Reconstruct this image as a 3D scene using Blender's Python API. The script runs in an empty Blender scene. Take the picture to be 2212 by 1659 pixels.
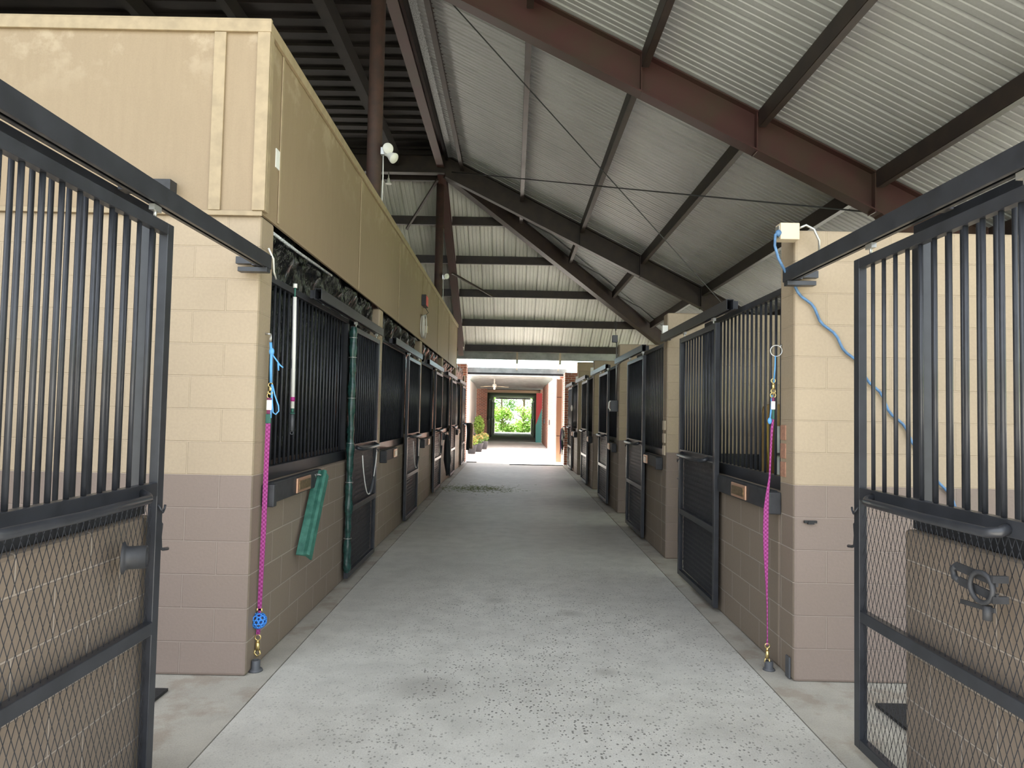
import bpy, math, random
from mathutils import Vector, Matrix
random.seed(7)
PI = math.pi
S = bpy.context.scene
COL = S.collection

# ------------------------------------------------------------------ materials
def new_mat(name):
    m = bpy.data.materials.new(name); m.use_nodes = True
    nt = m.node_tree
    return m, nt, nt.nodes['Principled BSDF']

def N(nt, t, **kw):
    n = nt.nodes.new(t)
    for k, v in kw.items():
        if k in n.inputs.keys() if isinstance(k, str) else False:
            n.inputs[k].default_value = v
        else:
            setattr(n, k, v)
    return n

def mth(nt, op, a, b=None, c=None):
    n = nt.nodes.new('ShaderNodeMath'); n.operation = op
    for i, v in enumerate((a, b, c)):
        if v is None: continue
        if isinstance(v, (int, float)): n.inputs[i].default_value = v
        else: nt.links.new(v, n.inputs[i])
    return n.outputs[0]

def mixc(nt, fac, a, b, mode='MIX'):
    n = nt.nodes.new('ShaderNodeMix'); n.data_type = 'RGBA'; n.blend_type = mode
    if isinstance(fac, (int, float)): n.inputs[0].default_value = fac
    else: nt.links.new(fac, n.inputs[0])
    for i, v in ((6, a), (7, b)):
        if isinstance(v, (tuple, list)): n.inputs[i].default_value = (*v[:3], 1)
        else: nt.links.new(v, n.inputs[i])
    return n.outputs[2]

def noise(nt, scale, detail=3, rough=.55, vec=None, dim='3D'):
    n = nt.nodes.new('ShaderNodeTexNoise'); n.noise_dimensions = dim
    n.inputs['Scale'].default_value = scale; n.inputs['Detail'].default_value = detail
    n.inputs['Roughness'].default_value = rough
    if vec is None:
        g = nt.nodes.new('ShaderNodeNewGeometry'); vec = g.outputs['Position']
    nt.links.new(vec, n.inputs['Vector'])
    return n.outputs['Fac']

def remap(nt, v, a, b, c=0., d=1.):
    n = nt.nodes.new('ShaderNodeMapRange'); n.inputs[1].default_value = a; n.inputs[2].default_value = b
    n.inputs[3].default_value = c; n.inputs[4].default_value = d
    nt.links.new(v, n.inputs[0]); return n.outputs[0]

def bump(nt, bs, h, strength=.3, dist=.01, normal=None):
    b = nt.nodes.new('ShaderNodeBump'); b.inputs['Strength'].default_value = strength
    b.inputs['Distance'].default_value = dist
    nt.links.new(h, b.inputs['Height'])
    if normal is not None: nt.links.new(normal, b.inputs['Normal'])
    nt.links.new(b.outputs[0], bs.inputs['Normal']); return b.outputs[0]

def simple(name, col, rough=.5, metal=0., var=.0, vscale=20., bmp=0., spec=.5, col2=None):
    m, nt, bs = new_mat(name)
    bs.inputs['Roughness'].default_value = rough; bs.inputs['Metallic'].default_value = metal
    bs.inputs['Specular IOR Level'].default_value = spec
    if var or col2:
        f = noise(nt, vscale, 4)
        c2 = col2 if col2 else tuple(max(0, c*(1-var)) for c in col)
        o = mixc(nt, remap(nt, f, .38, .66), col, c2)
        nt.links.new(o, bs.inputs['Base Color'])
        if bmp: bump(nt, bs, f, bmp, .004)
    else:
        bs.inputs['Base Color'].default_value = (*col, 1)
    return m

def wall_vec(nt, ox, oy):
    """u runs along the wall whichever way it faces, v is height"""
    g = nt.nodes.new('ShaderNodeNewGeometry')
    sp = nt.nodes.new('ShaderNodeSeparateXYZ'); nt.links.new(g.outputs['Position'], sp.inputs[0])
    sn = nt.nodes.new('ShaderNodeSeparateXYZ'); nt.links.new(g.outputs['True Normal'], sn.inputs[0])
    facing = mth(nt, 'GREATER_THAN', mth(nt, 'ABSOLUTE', sn.outputs[1]), .6)
    ux = mth(nt, 'SUBTRACT', sp.outputs[0], ox); uy = mth(nt, 'SUBTRACT', sp.outputs[1], oy)
    d = mth(nt, 'SUBTRACT', ux, uy)
    u = mth(nt, 'MULTIPLY_ADD', facing, d, uy)
    cb = nt.nodes.new('ShaderNodeCombineXYZ')
    nt.links.new(u, cb.inputs[0]); nt.links.new(sp.outputs[2], cb.inputs[1])
    wall_vec.facing = facing
    return cb.outputs[0], sp.outputs[2], g.outputs['Position']

def block_mat(name, ox, oy, cream, brown, split=1.219):
    m, nt, bs = new_mat(name)
    v, z, pos = wall_vec(nt, ox, oy)
    br = nt.nodes.new('ShaderNodeTexBrick'); nt.links.new(v, br.inputs['Vector'])
    br.inputs['Scale'].default_value = 1; br.inputs['Brick Width'].default_value = .4064
    br.inputs['Row Height'].default_value = .2032; br.inputs['Mortar Size'].default_value = .005
    br.inputs['Mortar Smooth'].default_value = .35
    br.inputs['Color1'].default_value = (1, 1, 1, 1); br.inputs['Color2'].default_value = (.93, .93, .93, 1)
    br.inputs['Mortar'].default_value = (1, 1, 1, 1)
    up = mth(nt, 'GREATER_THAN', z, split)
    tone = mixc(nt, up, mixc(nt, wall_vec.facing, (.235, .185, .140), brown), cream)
    tone = mixc(nt, 1, tone, br.outputs['Color'], 'MULTIPLY')
    n1 = noise(nt, 2.2, 4); n2 = noise(nt, 60, 3)
    tone = mixc(nt, remap(nt, n1, .35, .75, 0, .16), tone, (.2, .15, .1))
    tone = mixc(nt, remap(nt, n2, .3, .7, 0, .12), tone, (.1, .08, .07))
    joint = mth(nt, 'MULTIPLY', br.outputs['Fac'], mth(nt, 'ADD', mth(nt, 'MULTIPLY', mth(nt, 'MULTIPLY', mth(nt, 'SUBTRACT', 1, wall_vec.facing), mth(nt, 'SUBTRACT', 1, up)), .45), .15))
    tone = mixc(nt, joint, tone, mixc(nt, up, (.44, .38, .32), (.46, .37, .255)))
    nt.links.new(tone, bs.inputs['Base Color'])
    bs.inputs['Roughness'].default_value = .62
    h = mth(nt, 'SUBTRACT', mth(nt, 'MULTIPLY', n2, .22), br.outputs['Fac'])
    bump(nt, bs, h, .8, .008)
    return m

def brick_mat(name):
    m, nt, bs = new_mat(name)
    v, z, pos = wall_vec(nt, 0, 0)
    br = nt.nodes.new('ShaderNodeTexBrick'); nt.links.new(v, br.inputs['Vector'])
    br.inputs['Scale'].default_value = 1; br.inputs['Brick Width'].default_value = .21
    br.inputs['Row Height'].default_value = .075; br.inputs['Mortar Size'].default_value = .007
    br.inputs['Color1'].default_value = (.36, .12, .07, 1); br.inputs['Color2'].default_value = (.22, .075, .05, 1)
    br.inputs['Mortar'].default_value = (.5, .45, .4, 1)
    nt.links.new(br.outputs['Color'], bs.inputs['Base Color']); bs.inputs['Roughness'].default_value = .8
    bump(nt, bs, mth(nt, 'SUBTRACT', 1, br.outputs['Fac']), .5, .006)
    return m

CREAM = (.39, .305, .205); BROWN = (.215, .163, .134)
M = {}
M['block_l'] = block_mat('painted_block_left', -1.6-.2032, 4.30, CREAM, BROWN)
M['block_r'] = block_mat('painted_block_right', 1.78+.2032, 4.40, CREAM, BROWN)
M['brick'] = brick_mat('red_brick')
M['black'] = simple('black_painted_steel', (.031, .033, .039), .36, 0, .3, 9, .05)
M['blackflat'] = simple('black_timber', (.035, .036, .040), .6, 0, .4, 14, .1)
M['tarp'] = None
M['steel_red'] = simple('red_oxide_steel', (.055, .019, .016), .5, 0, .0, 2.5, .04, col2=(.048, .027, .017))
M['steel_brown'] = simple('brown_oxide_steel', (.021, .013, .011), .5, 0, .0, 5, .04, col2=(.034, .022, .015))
M['pipe_red'] = simple('rusty_pipe', (.068, .034, .025), .7, 0, .0, 8, .08, col2=(.046, .027, .021))
M['galv'] = simple('galvanised_sheet', (.66, .68, .68), .4, .2, .0, 60, .05, col2=(.22, .24, .24))
M['zinc'] = simple('zinc', (.55, .55, .53), .35, .8)
M['white'] = simple('white_plastic', (.78, .77, .72), .45)
M['cream_box'] = simple('cream_box', (.60, .50, .35), .5)
M['grey_box'] = simple('grey_box', (.085, .088, .095), .5)
M['brass'] = simple('brass', (.75, .58, .25), .28, .9)
M['copper'] = simple('copper', (.60, .36, .24), .38, .6)
M['plate'] = simple('plate_bronze', (.30, .21, .11), .3, .6, .6, 60)
M['plate_w'] = simple('plate_pale', (.62, .55, .42), .4, .2, .2, 60)
M['blue'] = simple('blue_rope', (.12, .38, .72), .6)
M['cord'] = simple('blue_cord', (.10, .22, .40), .5, 0, .4, 30)
M['ballblue'] = simple('ball_blue', (.05, .25, .72), .4)
M['tape_m'] = simple('tape_magenta', (.38, .02, .20), .4)
M['tape_d'] = simple('tape_maroon', (.17, .02, .08), .5)
M['tape_g'] = simple('tape_green', (.03, .12, .09), .5)
M['tape_n'] = simple('tape_navy', (.02, .02, .06), .4)
M['green'] = simple('worn_green_paint', (.026, .115, .085), .55, 0, .0, 18, .1, col2=(.055, .19, .14))
M['greenwrap'] = simple('green_wrap', (.02, .065, .055), .25, 0, .5, 30, .5)
M['ribbed'] = simple('ribbed_black_mat', (.016, .016, .018), .45, 0, .3, 20)
M['clay'] = simple('clay_tile', (.42, .22, .14), .8, 0, .3, 60, .2)
M['rubber'] = simple('black_rubber', (.022, .022, .023), .75, 0, .5, 50, .5)
M['red'] = simple('red_face', (.75, .06, .05), .4)
M['redpaint'] = simple('red_paint', (.62, .06, .07), .5)
M['teal'] = simple('teal_paint', (.10, .38, .36), .5)
M['tan'] = simple('tan_panel', (.33, .22, .14), .55)
M['whitewall'] = simple('white_wall', (.80, .79, .76), .7, 0, .08, 3)
M['ochre'] = simple('ochre_board', (.22, .13, .035), .6, 0, .3, 8)
M['yellow'] = simple('yellow_rope', (.36, .24, .04), .6)
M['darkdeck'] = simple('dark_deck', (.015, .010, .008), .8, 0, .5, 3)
M['purple'] = simple('purple_rope', (.24, .08, .34), .6)
M['darkcloth'] = simple('dark_cloth', (.02, .022, .026), .8)
M['tancloth'] = simple('tan_blanket', (.28, .20, .13), .9, 0, .4, 25)
M['bark'] = simple('bark', (.20, .14, .10), .9, 0, .4, 15)
M['terracotta'] = simple('grey_pot', (.10, .10, .11), .7)
M['paleroof'] = simple('pale_roof', (.20, .33, .36), .5)
M['paint_grey'] = simple('weathered_grey_paint', (.45, .47, .46), .7, 0, .3, 4)
M['hay'] = simple('hay_green', (.17, .20, .06), .8)
M['cable'] = simple('dark_wire', (.03, .03, .03), .6)

def strap_mat():
    m, nt, bs = new_mat('magenta_webbing')
    g = nt.nodes.new('ShaderNodeNewGeometry')
    vo = nt.nodes.new('ShaderNodeTexChecker'); nt.links.new(g.outputs['Position'], vo.inputs['Vector'])
    vo.inputs['Scale'].default_value = 75
    vo.inputs['Color1'].default_value = (.24, .02, .14, 1); vo.inputs['Color2'].default_value = (.40, .07, .27, 1)
    nt.links.new(vo.outputs['Color'], bs.inputs['Base Color']); bs.inputs['Roughness'].default_value = .7
    return m
M['strap'] = strap_mat()

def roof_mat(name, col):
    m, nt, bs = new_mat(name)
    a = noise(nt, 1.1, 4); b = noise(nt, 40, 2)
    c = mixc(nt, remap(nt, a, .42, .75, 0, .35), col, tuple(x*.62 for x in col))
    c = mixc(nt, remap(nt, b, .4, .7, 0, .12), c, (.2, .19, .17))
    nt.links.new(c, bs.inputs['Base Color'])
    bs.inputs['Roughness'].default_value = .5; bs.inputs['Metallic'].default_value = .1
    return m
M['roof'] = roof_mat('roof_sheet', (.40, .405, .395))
M['roof_bounce_lit'] = roof_mat('roof_sheet_bounce_lit', (.66, .655, .60))  # far slope sheet, paler: courtyard bounce light put into its colour

def ply_mat():
    m, nt, bs = new_mat('painted_plywood')
    v, z, pos = wall_vec(nt, 0, 0)
    mp = nt.nodes.new('ShaderNodeMapping'); mp.inputs['Scale'].default_value = (9, 1.1, 1)
    nt.links.new(v, mp.inputs['Vector'])
    streak = noise(nt, 2.2, 5, .6, mp.outputs[0])
    grain = noise(nt, 90, 3)
    big = noise(nt, 1.4, 3)
    base = mixc(nt, remap(nt, streak, .35, .7, 0, .35), (.30, .222, .135), (.24, .172, .102))
    base = mixc(nt, remap(nt, grain, .4, .7, 0, .15), base, (.2, .15, .09))
    # paler worn paint towards the top trim
    topm = mth(nt, 'MULTIPLY', remap(nt, z, 3.55, 4.0), remap(nt, noise(nt, 3.2, 5, .65), .52, .60))
    base = mixc(nt, mth(nt, 'MULTIPLY', topm, .45), base, (.48, .39, .27))
    nt.links.new(base, bs.inputs['Base Color']); bs.inputs['Roughness'].default_value = .6
    bump(nt, bs, mth(nt, 'ADD', grain, streak), .12, .004)
    return m
M['ply'] = ply_mat()
M['plytrim'] = simple('plywood_trim', (.37, .285, .175), .6, 0, .2, 12, .05)

def tarp_mat():
    m, nt, bs = new_mat('black_plastic_sheet')
    g = nt.nodes.new('ShaderNodeNewGeometry')
    mp = nt.nodes.new('ShaderNodeMapping'); mp.inputs['Scale'].default_value = (1, 1, .28)
    nt.links.new(g.outputs['Position'], mp.inputs['Vector'])
    a = noise(nt, 24, 3, .6, mp.outputs[0]); b = noise(nt, 6, 2, .6, mp.outputs[0])
    bs.inputs['Base Color'].default_value = (.006, .007, .008, 1)
    bs.inputs['Roughness'].default_value = .2
    bs.inputs['Specular IOR Level'].default_value = .35
    bump(nt, bs, mth(nt, 'ADD', a, b), .8, .02)
    return m
M['tarp'] = tarp_mat()

def floor_mat(name='aisle_concrete', speck=True, tone=(.60, .580, .525)):
    m, nt, bs = new_mat(name)
    g = nt.nodes.new('ShaderNodeNewGeometry'); pos = g.outputs['Position']
    big = noise(nt, .9, 5, .6); mid = noise(nt, 5, 5, .6); fine = noise(nt, 120, 2)
    c = mixc(nt, remap(nt, big, .35, .7, 0, .55), tone, tuple(x*.70 for x in tone))
    c = mixc(nt, remap(nt, mid, .42, .66, 0, .55), c, tuple(x*.70 for x in tone))
    c = mixc(nt, remap(nt, fine, .45, .75, 0, .3), c, (.16, .15, .13))
    if speck:
        vo = nt.nodes.new('ShaderNodeTexVoronoi'); vo.inputs['Scale'].default_value = 52
        vo.inputs['Randomness'].default_value = 1
        mp = nt.nodes.new('ShaderNodeMapping'); mp.inputs['Scale'].default_value = (1, .8, 0)
        nt.links.new(pos, mp.inputs['Vector']); nt.links.new(mp.outputs[0], vo.inputs['Vector'])
        wn = nt.nodes.new('ShaderNodeSeparateColor'); nt.links.new(vo.outputs['Color'], wn.inputs[0])
        size = mth(nt, 'MULTIPLY_ADD', wn.outputs[0], .26, .14)
        dot = mth(nt, 'LESS_THAN', vo.outputs['Distance'], size)
        keep = mth(nt, 'GREATER_THAN', wn.outputs[1], .28)
        sp = nt.nodes.new('ShaderNodeSeparateXYZ'); nt.links.new(pos, sp.inputs[0])
        cx = mth(nt, 'ABSOLUTE', mth(nt, 'SUBTRACT', sp.outputs[0], .35))
        zone = mth(nt, 'MULTIPLY', remap(nt, cx, 2.1, .7), remap(nt, sp.outputs[1], 9.0, 6.0))
        zone = mth(nt, 'MULTIPLY', zone, remap(nt, noise(nt, 1.6, 3), .35, .55, .45, 1))
        k = mth(nt, 'MULTIPLY', mth(nt, 'MULTIPLY', dot, keep), zone)
        c = mixc(nt, mth(nt, 'MULTIPLY', k, .85), c, (.13, .125, .11))
        # two damp marks and pale swirled scuffs
        for (sx, sy, sr) in ((.50, 5.79, .11), (-.12, 6.14, .12), (.62, 4.5, .09), (-.5, 4.2, .22)):
            dx = mth(nt, 'DIVIDE', mth(nt, 'SUBTRACT', sp.outputs[0], sx), 1.2)
            dy = mth(nt, 'SUBTRACT', sp.outputs[1], sy)
            d = mth(nt, 'SQRT', mth(nt, 'ADD', mth(nt, 'MULTIPLY', dx, dx), mth(nt, 'MULTIPLY', dy, dy)))
            d = mth(nt, 'ADD', d, mth(nt, 'MULTIPLY', mid, .12))
            c = mixc(nt, remap(nt, d, sr+.06, sr*.5+.04, 0, .28), c, (.10, .085, .07))
    else:
        c = mixc(nt, remap(nt, noise(nt, 3.0, 5, .65), .50, .62, 0, .45), c, (.22, .16, .11))
    nt.links.new(c, bs.inputs['Base Color'])
    bs.inputs['Roughness'].default_value = .55 if speck else .7
    bump(nt, bs, mth(nt, 'ADD', fine, mth(nt, 'MULTIPLY', mid, .5)), .25, .004)
    return m
M['floor'] = floor_mat()
M['edge'] = floor_mat('edge_concrete', False, (.46, .43, .37))
M['yard'] = simple('yard_concrete', (.80, .78, .72), .8, 0, .12, 2)
M['bedding'] = simple('dark_bedding', (.10, .08, .06), .95, 0, .4, 12, .4)  # stall floor darkened to offset light from the added wall openings
M['dark_yard'] = simple('dark_yard_ground', (.17, .155, .13), .9, 0, .25, 3)
M['bounce_ground'] = simple('pale_bounce_ground', (.76, .74, .70), .9, 0, .15, 12)
M['grass'] = simple('grass', (.12, .22, .05), .9, 0, .5, 2)

def leaf_mat(name, a, b):
    m, nt, bs = new_mat(name)
    o = nt.nodes.new('ShaderNodeNewGeometry')
    c = mixc(nt, noise(nt, 1.5, 2), a, b)
    nt.links.new(c, bs.inputs['Base Color']); bs.inputs['Roughness'].default_value = .6
    try: bs.inputs['Subsurface Weight'].default_value = 0
    except Exception: pass
    return m
M['leaf'] = leaf_mat('leaf_bright', (.20, .36, .05), (.38, .52, .12))
M['leaf2'] = leaf_mat('leaf_mid', (.08, .20, .04), (.20, .34, .08))
M['leaf3'] = leaf_mat('leaf_yellow', (.55, .42, .12), (.60, .28, .14))

# ------------------------------------------------------------------ mesh builder
class MB:
    def __init__(s): s.v = []; s.f = []; s.smooth = set()
    def add(s, vs, fs, smooth=False):
        o = len(s.v); s.v += [tuple(p) for p in vs]
        for f in fs:
            if smooth: s.smooth.add(len(s.f))
            s.f.append(tuple(i+o for i in f))
        return s
    def box(s, x0, x1, y0, y1, z0, z1):
        x0, x1 = min(x0, x1), max(x0, x1); y0, y1 = min(y0, y1), max(y0, y1)
        vs = [(x, y, z) for x in (x0, x1) for y in (y0, y1) for z in (z0, z1)]
        return s.add(vs, [(0, 1, 3, 2), (4, 6, 7, 5), (0, 4, 5, 1), (2, 3, 7, 6), (0, 2, 6, 4), (1, 5, 7, 3)])
    def bar(s, p0, p1, w, h, up=(0, 0, 1)):
        p0 = Vector(p0); p1 = Vector(p1); d = (p1-p0).normalized(); up = Vector(up)
        a = d.cross(up)
        if a.length < 1e-4: a = d.cross(Vector((1, 0, 0)))
        a.normalize(); b = a.cross(d).normalized()
        vs = []
        for p in (p0, p1):
            for i, j in ((-1, -1), (1, -1), (1, 1), (-1, 1)):
                vs.append(p + a*(i*w/2) + b*(j*h/2))
        return s.add(vs, [(0, 3, 2, 1), (4, 5, 6, 7), (0, 1, 5, 4), (1, 2, 6, 5), (2, 3, 7, 6), (3, 0, 4, 7)])
    def tube(s, pts, r, n=8, closed=False, caps=True):
        pts = [Vector(p) for p in pts]; m = len(pts); rings = []
        prev = None
        for i, p in enumerate(pts):
            if closed: d = pts[(i+1) % m]-pts[i-1]
            else: d = pts[min(i+1, m-1)]-pts[max(i-1, 0)]
            d = d.normalized() if d.length > 0 else Vector((0, 0, 1))
            if prev is None:
                a = d.cross(Vector((0, 0, 1)))
                if a.length < .05: a = d.cross(Vector((1, 0, 0)))
            else:
                a = prev - d*prev.dot(d)
                if a.length < 1e-4: a = d.cross(Vector((0, 1, 0)))
            a.normalize(); prev = a; b = d.cross(a)
            rr = r[i] if isinstance(r, (list, tuple)) else r
            rings.append([p + a*(math.cos(2*PI*k/n)*rr) + b*(math.sin(2*PI*k/n)*rr) for k in range(n)])
        vs = [q for ring in rings for q in ring]; fs = []
        for i in range(m if closed else m-1):
            j = (i+1) % m
            for k in range(n):
                fs.append((i*n+k, i*n+(k+1) % n, j*n+(k+1) % n, j*n+k))
        s.add(vs, fs, True)
        if caps and not closed:
            o = len(s.v)-len(vs)
            s.f.append(tuple(o+k for k in reversed(range(n)))); s.f.append(tuple(o+(m-1)*n+k for k in range(n)))
        return s
    def prism(s, poly, axis, a, b):
        """poly: 2D points in the plane perpendicular to axis"""
        def P(u, v, w): return {'x': (w, u, v), 'y': (u, w, v), 'z': (u, v, w)}[axis]
        n = len(poly)
        vs = [P(u, v, a) for u, v in poly] + [P(u, v, b) for u, v in poly]
        fs = [tuple(range(n)), tuple(reversed(range(n, 2*n)))]
        fs += [(i, i+n, (i+1) % n+n, (i+1) % n) for i in range(n)]
        return s.add(vs, fs)
    def lathe(s, prof, c, d=(0, 0, 1), n=20):
        c = Vector(c); d = Vector(d).normalized()
        a = d.cross(Vector((0, 0, 1)))
        if a.length < .05: a = d.cross(Vector((1, 0, 0)))
        a.normalize(); b = d.cross(a)
        vs = []
        for r, t in prof:
            for k in range(n):
                th = 2*PI*k/n
                vs.append(c + d*t + a*(r*math.cos(th)) + b*(r*math.sin(th)))
        fs = [(i*n+k, i*n+(k+1) % n, (i+1)*n+(k+1) % n, (i+1)*n+k) for i in range(len(prof)-1) for k in range(n)]
        return s.add(vs, fs, True)
    def ball(s, c, r, n=12, m=8, sq=(1, 1, 1)):
        vs = []; fs = []
        for i in range(m+1):
            ph = PI*i/m
            for k in range(n):
                th = 2*PI*k/n
                vs.append((c[0]+r*sq[0]*math.sin(ph)*math.cos(th), c[1]+r*sq[1]*math.sin(ph)*math.sin(th), c[2]+r*sq[2]*math.cos(ph)))
        for i in range(m):
            for k in range(n):
                fs.append((i*n+k, (i+1)*n+k, (i+1)*n+(k+1) % n, i*n+(k+1) % n))
        return s.add(vs, fs, True)
    def ring(s, c, R, r, nrm=(0, 1, 0), n=20, m=8, sy=1.):
        c = Vector(c); nrm = Vector(nrm).normalized()
        a = nrm.cross(Vector((0, 0, 1)))
        if a.length < .05: a = Vector((1, 0, 0))
        a.normalize(); b = nrm.cross(a)
        return s.tube([c + a*(R*math.cos(2*PI*k/n)) + b*(R*sy*math.sin(2*PI*k/n)) for k in range(n)], r, m, closed=True)
    def build(s, name, mat, parent=None, bevel=0., recenter=None, fix=True):
        me = bpy.data.meshes.new(name)
        vs = s.v; off = Vector((0, 0, 0))
        if recenter is None: recenter = parent is None
        if recenter and vs:
            xs = [p[0] for p in vs]; ys = [p[1] for p in vs]; zs = [p[2] for p in vs]
            off = Vector(((min(xs)+max(xs))/2, (min(ys)+max(ys))/2, min(zs)))
            vs = [(p[0]-off.x, p[1]-off.y, p[2]-off.z) for p in vs]
        me.from_pydata(vs, [], s.f); me.validate()
        if s.smooth and len(me.polygons) == len(s.f):
            me.polygons.foreach_set('use_smooth', [i in s.smooth for i in range(len(s.f))])
        if fix:
            import bmesh
            bm = bmesh.new(); bm.from_mesh(me); bmesh.ops.recalc_face_normals(bm, faces=bm.faces); bm.to_mesh(me); bm.free()
        if mat is not None: me.materials.append(mat)
        o = bpy.data.objects.new(name, me); COL.objects.link(o); o.location = off
        if parent is not None: o.parent = parent
        if bevel:
            b = o.modifiers.new('bevel', 'BEVEL'); b.width = bevel; b.segments = 2; b.limit_method = 'ANGLE'
        return o

def tag(o, label, cat, group=None, kind=None):
    o['label'] = label; o['category'] = cat
    if group: o['group'] = group
    if kind: o['kind'] = kind
    return o
def struct(o): o['kind'] = 'structure'; return o
def empty(name, loc, label=None, cat=None, group=None):
    o = bpy.data.objects.new(name, None); COL.objects.link(o); o.location = loc; o.empty_display_size = .1
    if label: tag(o, label, cat, group)
    return o
def copy_tree(o, loc=None, parent=None):
    c = o.copy(); COL.objects.link(c); c.parent = parent
    if loc is not None: c.location = loc
    for ch in list(o.children): copy_tree(ch, None, c)
    return c
ORD = ['first', 'second', 'third', 'fourth', 'fifth', 'sixth', 'seventh', 'eighth', 'ninth', 'tenth']

# ------------------------------------------------------------------ setting
XL, XR = -1.60, 1.78
LP = [4.30, 8.19, 11.82, 15.46, 19.10, 22.72]           # left partitions, near faces
RP = [4.40, 8.06, 11.72, 15.38, 19.04, 22.70]           # right partitions
T = .21
WT = 2.845
RZ, RX, HY = 7.385, -1.70, 15.2                         # top of slope, its x, hip start
EX = 5.75; EY = HY + (EX-RX)
zr = lambda x: RZ-.5*(x-RX)

struct(MB().box(-1.44, 1.60, -6, 22.6, -.15, 0).build('floor', M['floor']))
struct(MB().box(-1.85, -1.448, -.4, 22.6, -.15, 0).build('floor', M['edge']))
struct(MB().box(-9.3, -1.85, -.4, 23.0, -.15, -.001).build('floor', M['edge']))
struct(MB().box(1.608, 1.98, -.4, 22.6, -.15, 0).build('floor', M['edge']))
struct(MB().box(1.98, 6.2, -.4, 4.6, -.15, -.001).build('floor', M['edge']))
struct(MB().box(1.98, 6.2, 4.601, 23.0, -.15, -.001).build('floor', M['bedding']))
struct(MB().box(-9.3, 6.2, 22.605, 60, -.15, -.004).build('floor', M['yard']))
struct(MB().box(-40, 40, -40, 120, -.4, -.155).build('ground', M['grass']))
struct(MB().box(-16, 16, -22, -.405, -.15, -.006).build('ground', M['dark_yard']))  # unseen ground behind the camera, darkened to cut bounce on the front walls
struct(MB().box(6.205, 14, -.4, 40, -.15, -.05).build('ground', M['bounce_ground']))  # pale strip added outside to bounce sunlight under the roof and into stalls
struct(MB().box(-16, -9.305, -.4, 40, -.15, -.05).build('ground', M['yard']))

def wall(name, x0, x1, y0, y1, z0, z1, m, bev=.018):
    return struct(MB().box(x0, x1, y0, y1, z0, z1).build(name, m, bevel=bev))
# partitions
for i, p in enumerate(LP):
    wall('wall_left', -5.4, XL, p, p+(.24 if i == 0 else T), 0, WT, M['block_l'])
for i, p in enumerate(RP[:-1]):
    wall('wall_right', XR, 5.45, p, p+(.24 if i == 0 else T), 0, WT, M['block_r'])
wall('wall_right', 2.08, 5.45, RP[-1], RP[-1]+T, 0, 3.36, M['block_r'])
wall('wall_left', -5.6, -5.4, 1.3, 22.93, 0, WT, M['block_l'])
wall('wall_right', 5.45, 5.65, 1.3, 22.93, 2.64, WT, M['block_r'])
for i in range(7):  # outer wall left open between these piers, added to let light in
    yc = RP[0]-3.66+3.66*i+.12
    wall('wall_right', 5.45, 5.65, max(1.3, yc-.55), min(22.93, yc+.55), 0, 2.639, M['block_r'])
wall('wall_unseen_shade_left', -9.2, -9.0, 1.3, 22.9, 0, 7.3, M['darkdeck'], 0)  # unseen wall added to block side light and keep the left ceiling dark
# low stall front walls
LH = [(1.3, 3.13)] + [(LP[i]+(.24 if i == 0 else T), LP[i+1]-1.32) for i in range(5)]
RH = [(1.3, 3.17)] + [(RP[i]+(.24 if i == 0 else T), RP[i+1]-1.40) for i in range(5)]
for a, b in LH: wall('wall_left', XL-.19, XL, a, b, 0, 1.15, M['block_l'])
for a, b in RH: wall('wall_right', XR, XR+.19, a, b, 0, 1.15, M['block_r'])

# plywood above the left stalls
FE = 19.32
wall('wall_front_left', -9.0, XL+.006, 4.285, 4.30, WT+.004, 4.03, M['ply'], 0)
wall('wall_front_left', XL-.012, XL+.006, 4.302, FE, WT+.004, 4.03, M['ply'], 0)
k = 0
def trim(mb, m='plytrim', bev=.003):
    global k
    k += 1
    return struct(mb.build('trim_%d' % k, M[m], bevel=bev))
trim(MB().box(-9.0, XL+.035, 4.262, 4.284, 4.0, 4.075))
trim(MB().box(-9.0, XL+.03, 4.27, 4.30, 4.076, 4.09))
trim(MB().box(XL+.007, XL+.03, 4.286, FE, 4.0, 4.075))
trim(MB().box(XL-.05, XL+.03, 4.262, 4.284, WT+.02, 3.999))
trim(MB().box(XL+.008, XL+.03, 4.286, 4.34, WT+.02, 3.999))
trim(MB().box(-1.925, -1.85, 4.268, 4.284, WT+.02, 3.999))
trim(MB().box(-4.40, -4.325, 4.268, 4.284, WT+.02, 3.999))
trim(MB().box(-9.0, XL+.012, 4.272, 4.284, WT-.012, WT+.019))
for i, y in enumerate((4.56, 6.98, 9.42, 11.86, 14.3, 16.75, 19.2)):
    trim(MB().box(XL+.008, XL+.016, y, y+.022 if i else y+.03, WT+.02, 3.999))
# ------------------------------------------------------------------ roof
PROF = [(0, 0), (.010, .035), (.042, .035), (.052, 0), (.118, 0), (.123, .012), (.143, .012), (.148, 0), (.212, 0), (.217, .012), (.237, .012), (.242, 0)]
def sheet(start, end, edge_fn):
    """edge_fn(t) -> two points (each a Vector) of the sheet line at t, ribs rise in z"""
    mb = MB(); n = int((end-start)/.305)+1; pts = []
    for i in range(n):
        for u, h in PROF:
            t = start+i*.305+u
            if t > end: break
            a, b = edge_fn(t)
            pts += [(a[0], a[1], a[2]+h), (b[0], b[1], b[2]+h)]
    m = len(pts)//2
    return mb.add(pts, [(2*i, 2*i+1, 2*i+3, 2*i+2) for i in range(m-1)])
def slope_right(t):
    x0 = RX+max(0, t-HY)
    x0 = min(x0, EX-.001)
    return (x0, t, zr(x0)), (EX, t, zr(EX))
def slope_far(t):
    y0 = HY+max(0, t-RX)
    return (t, y0, RZ-.5*(y0-HY)), (t, EY, RZ-.5*(EY-HY))
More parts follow.
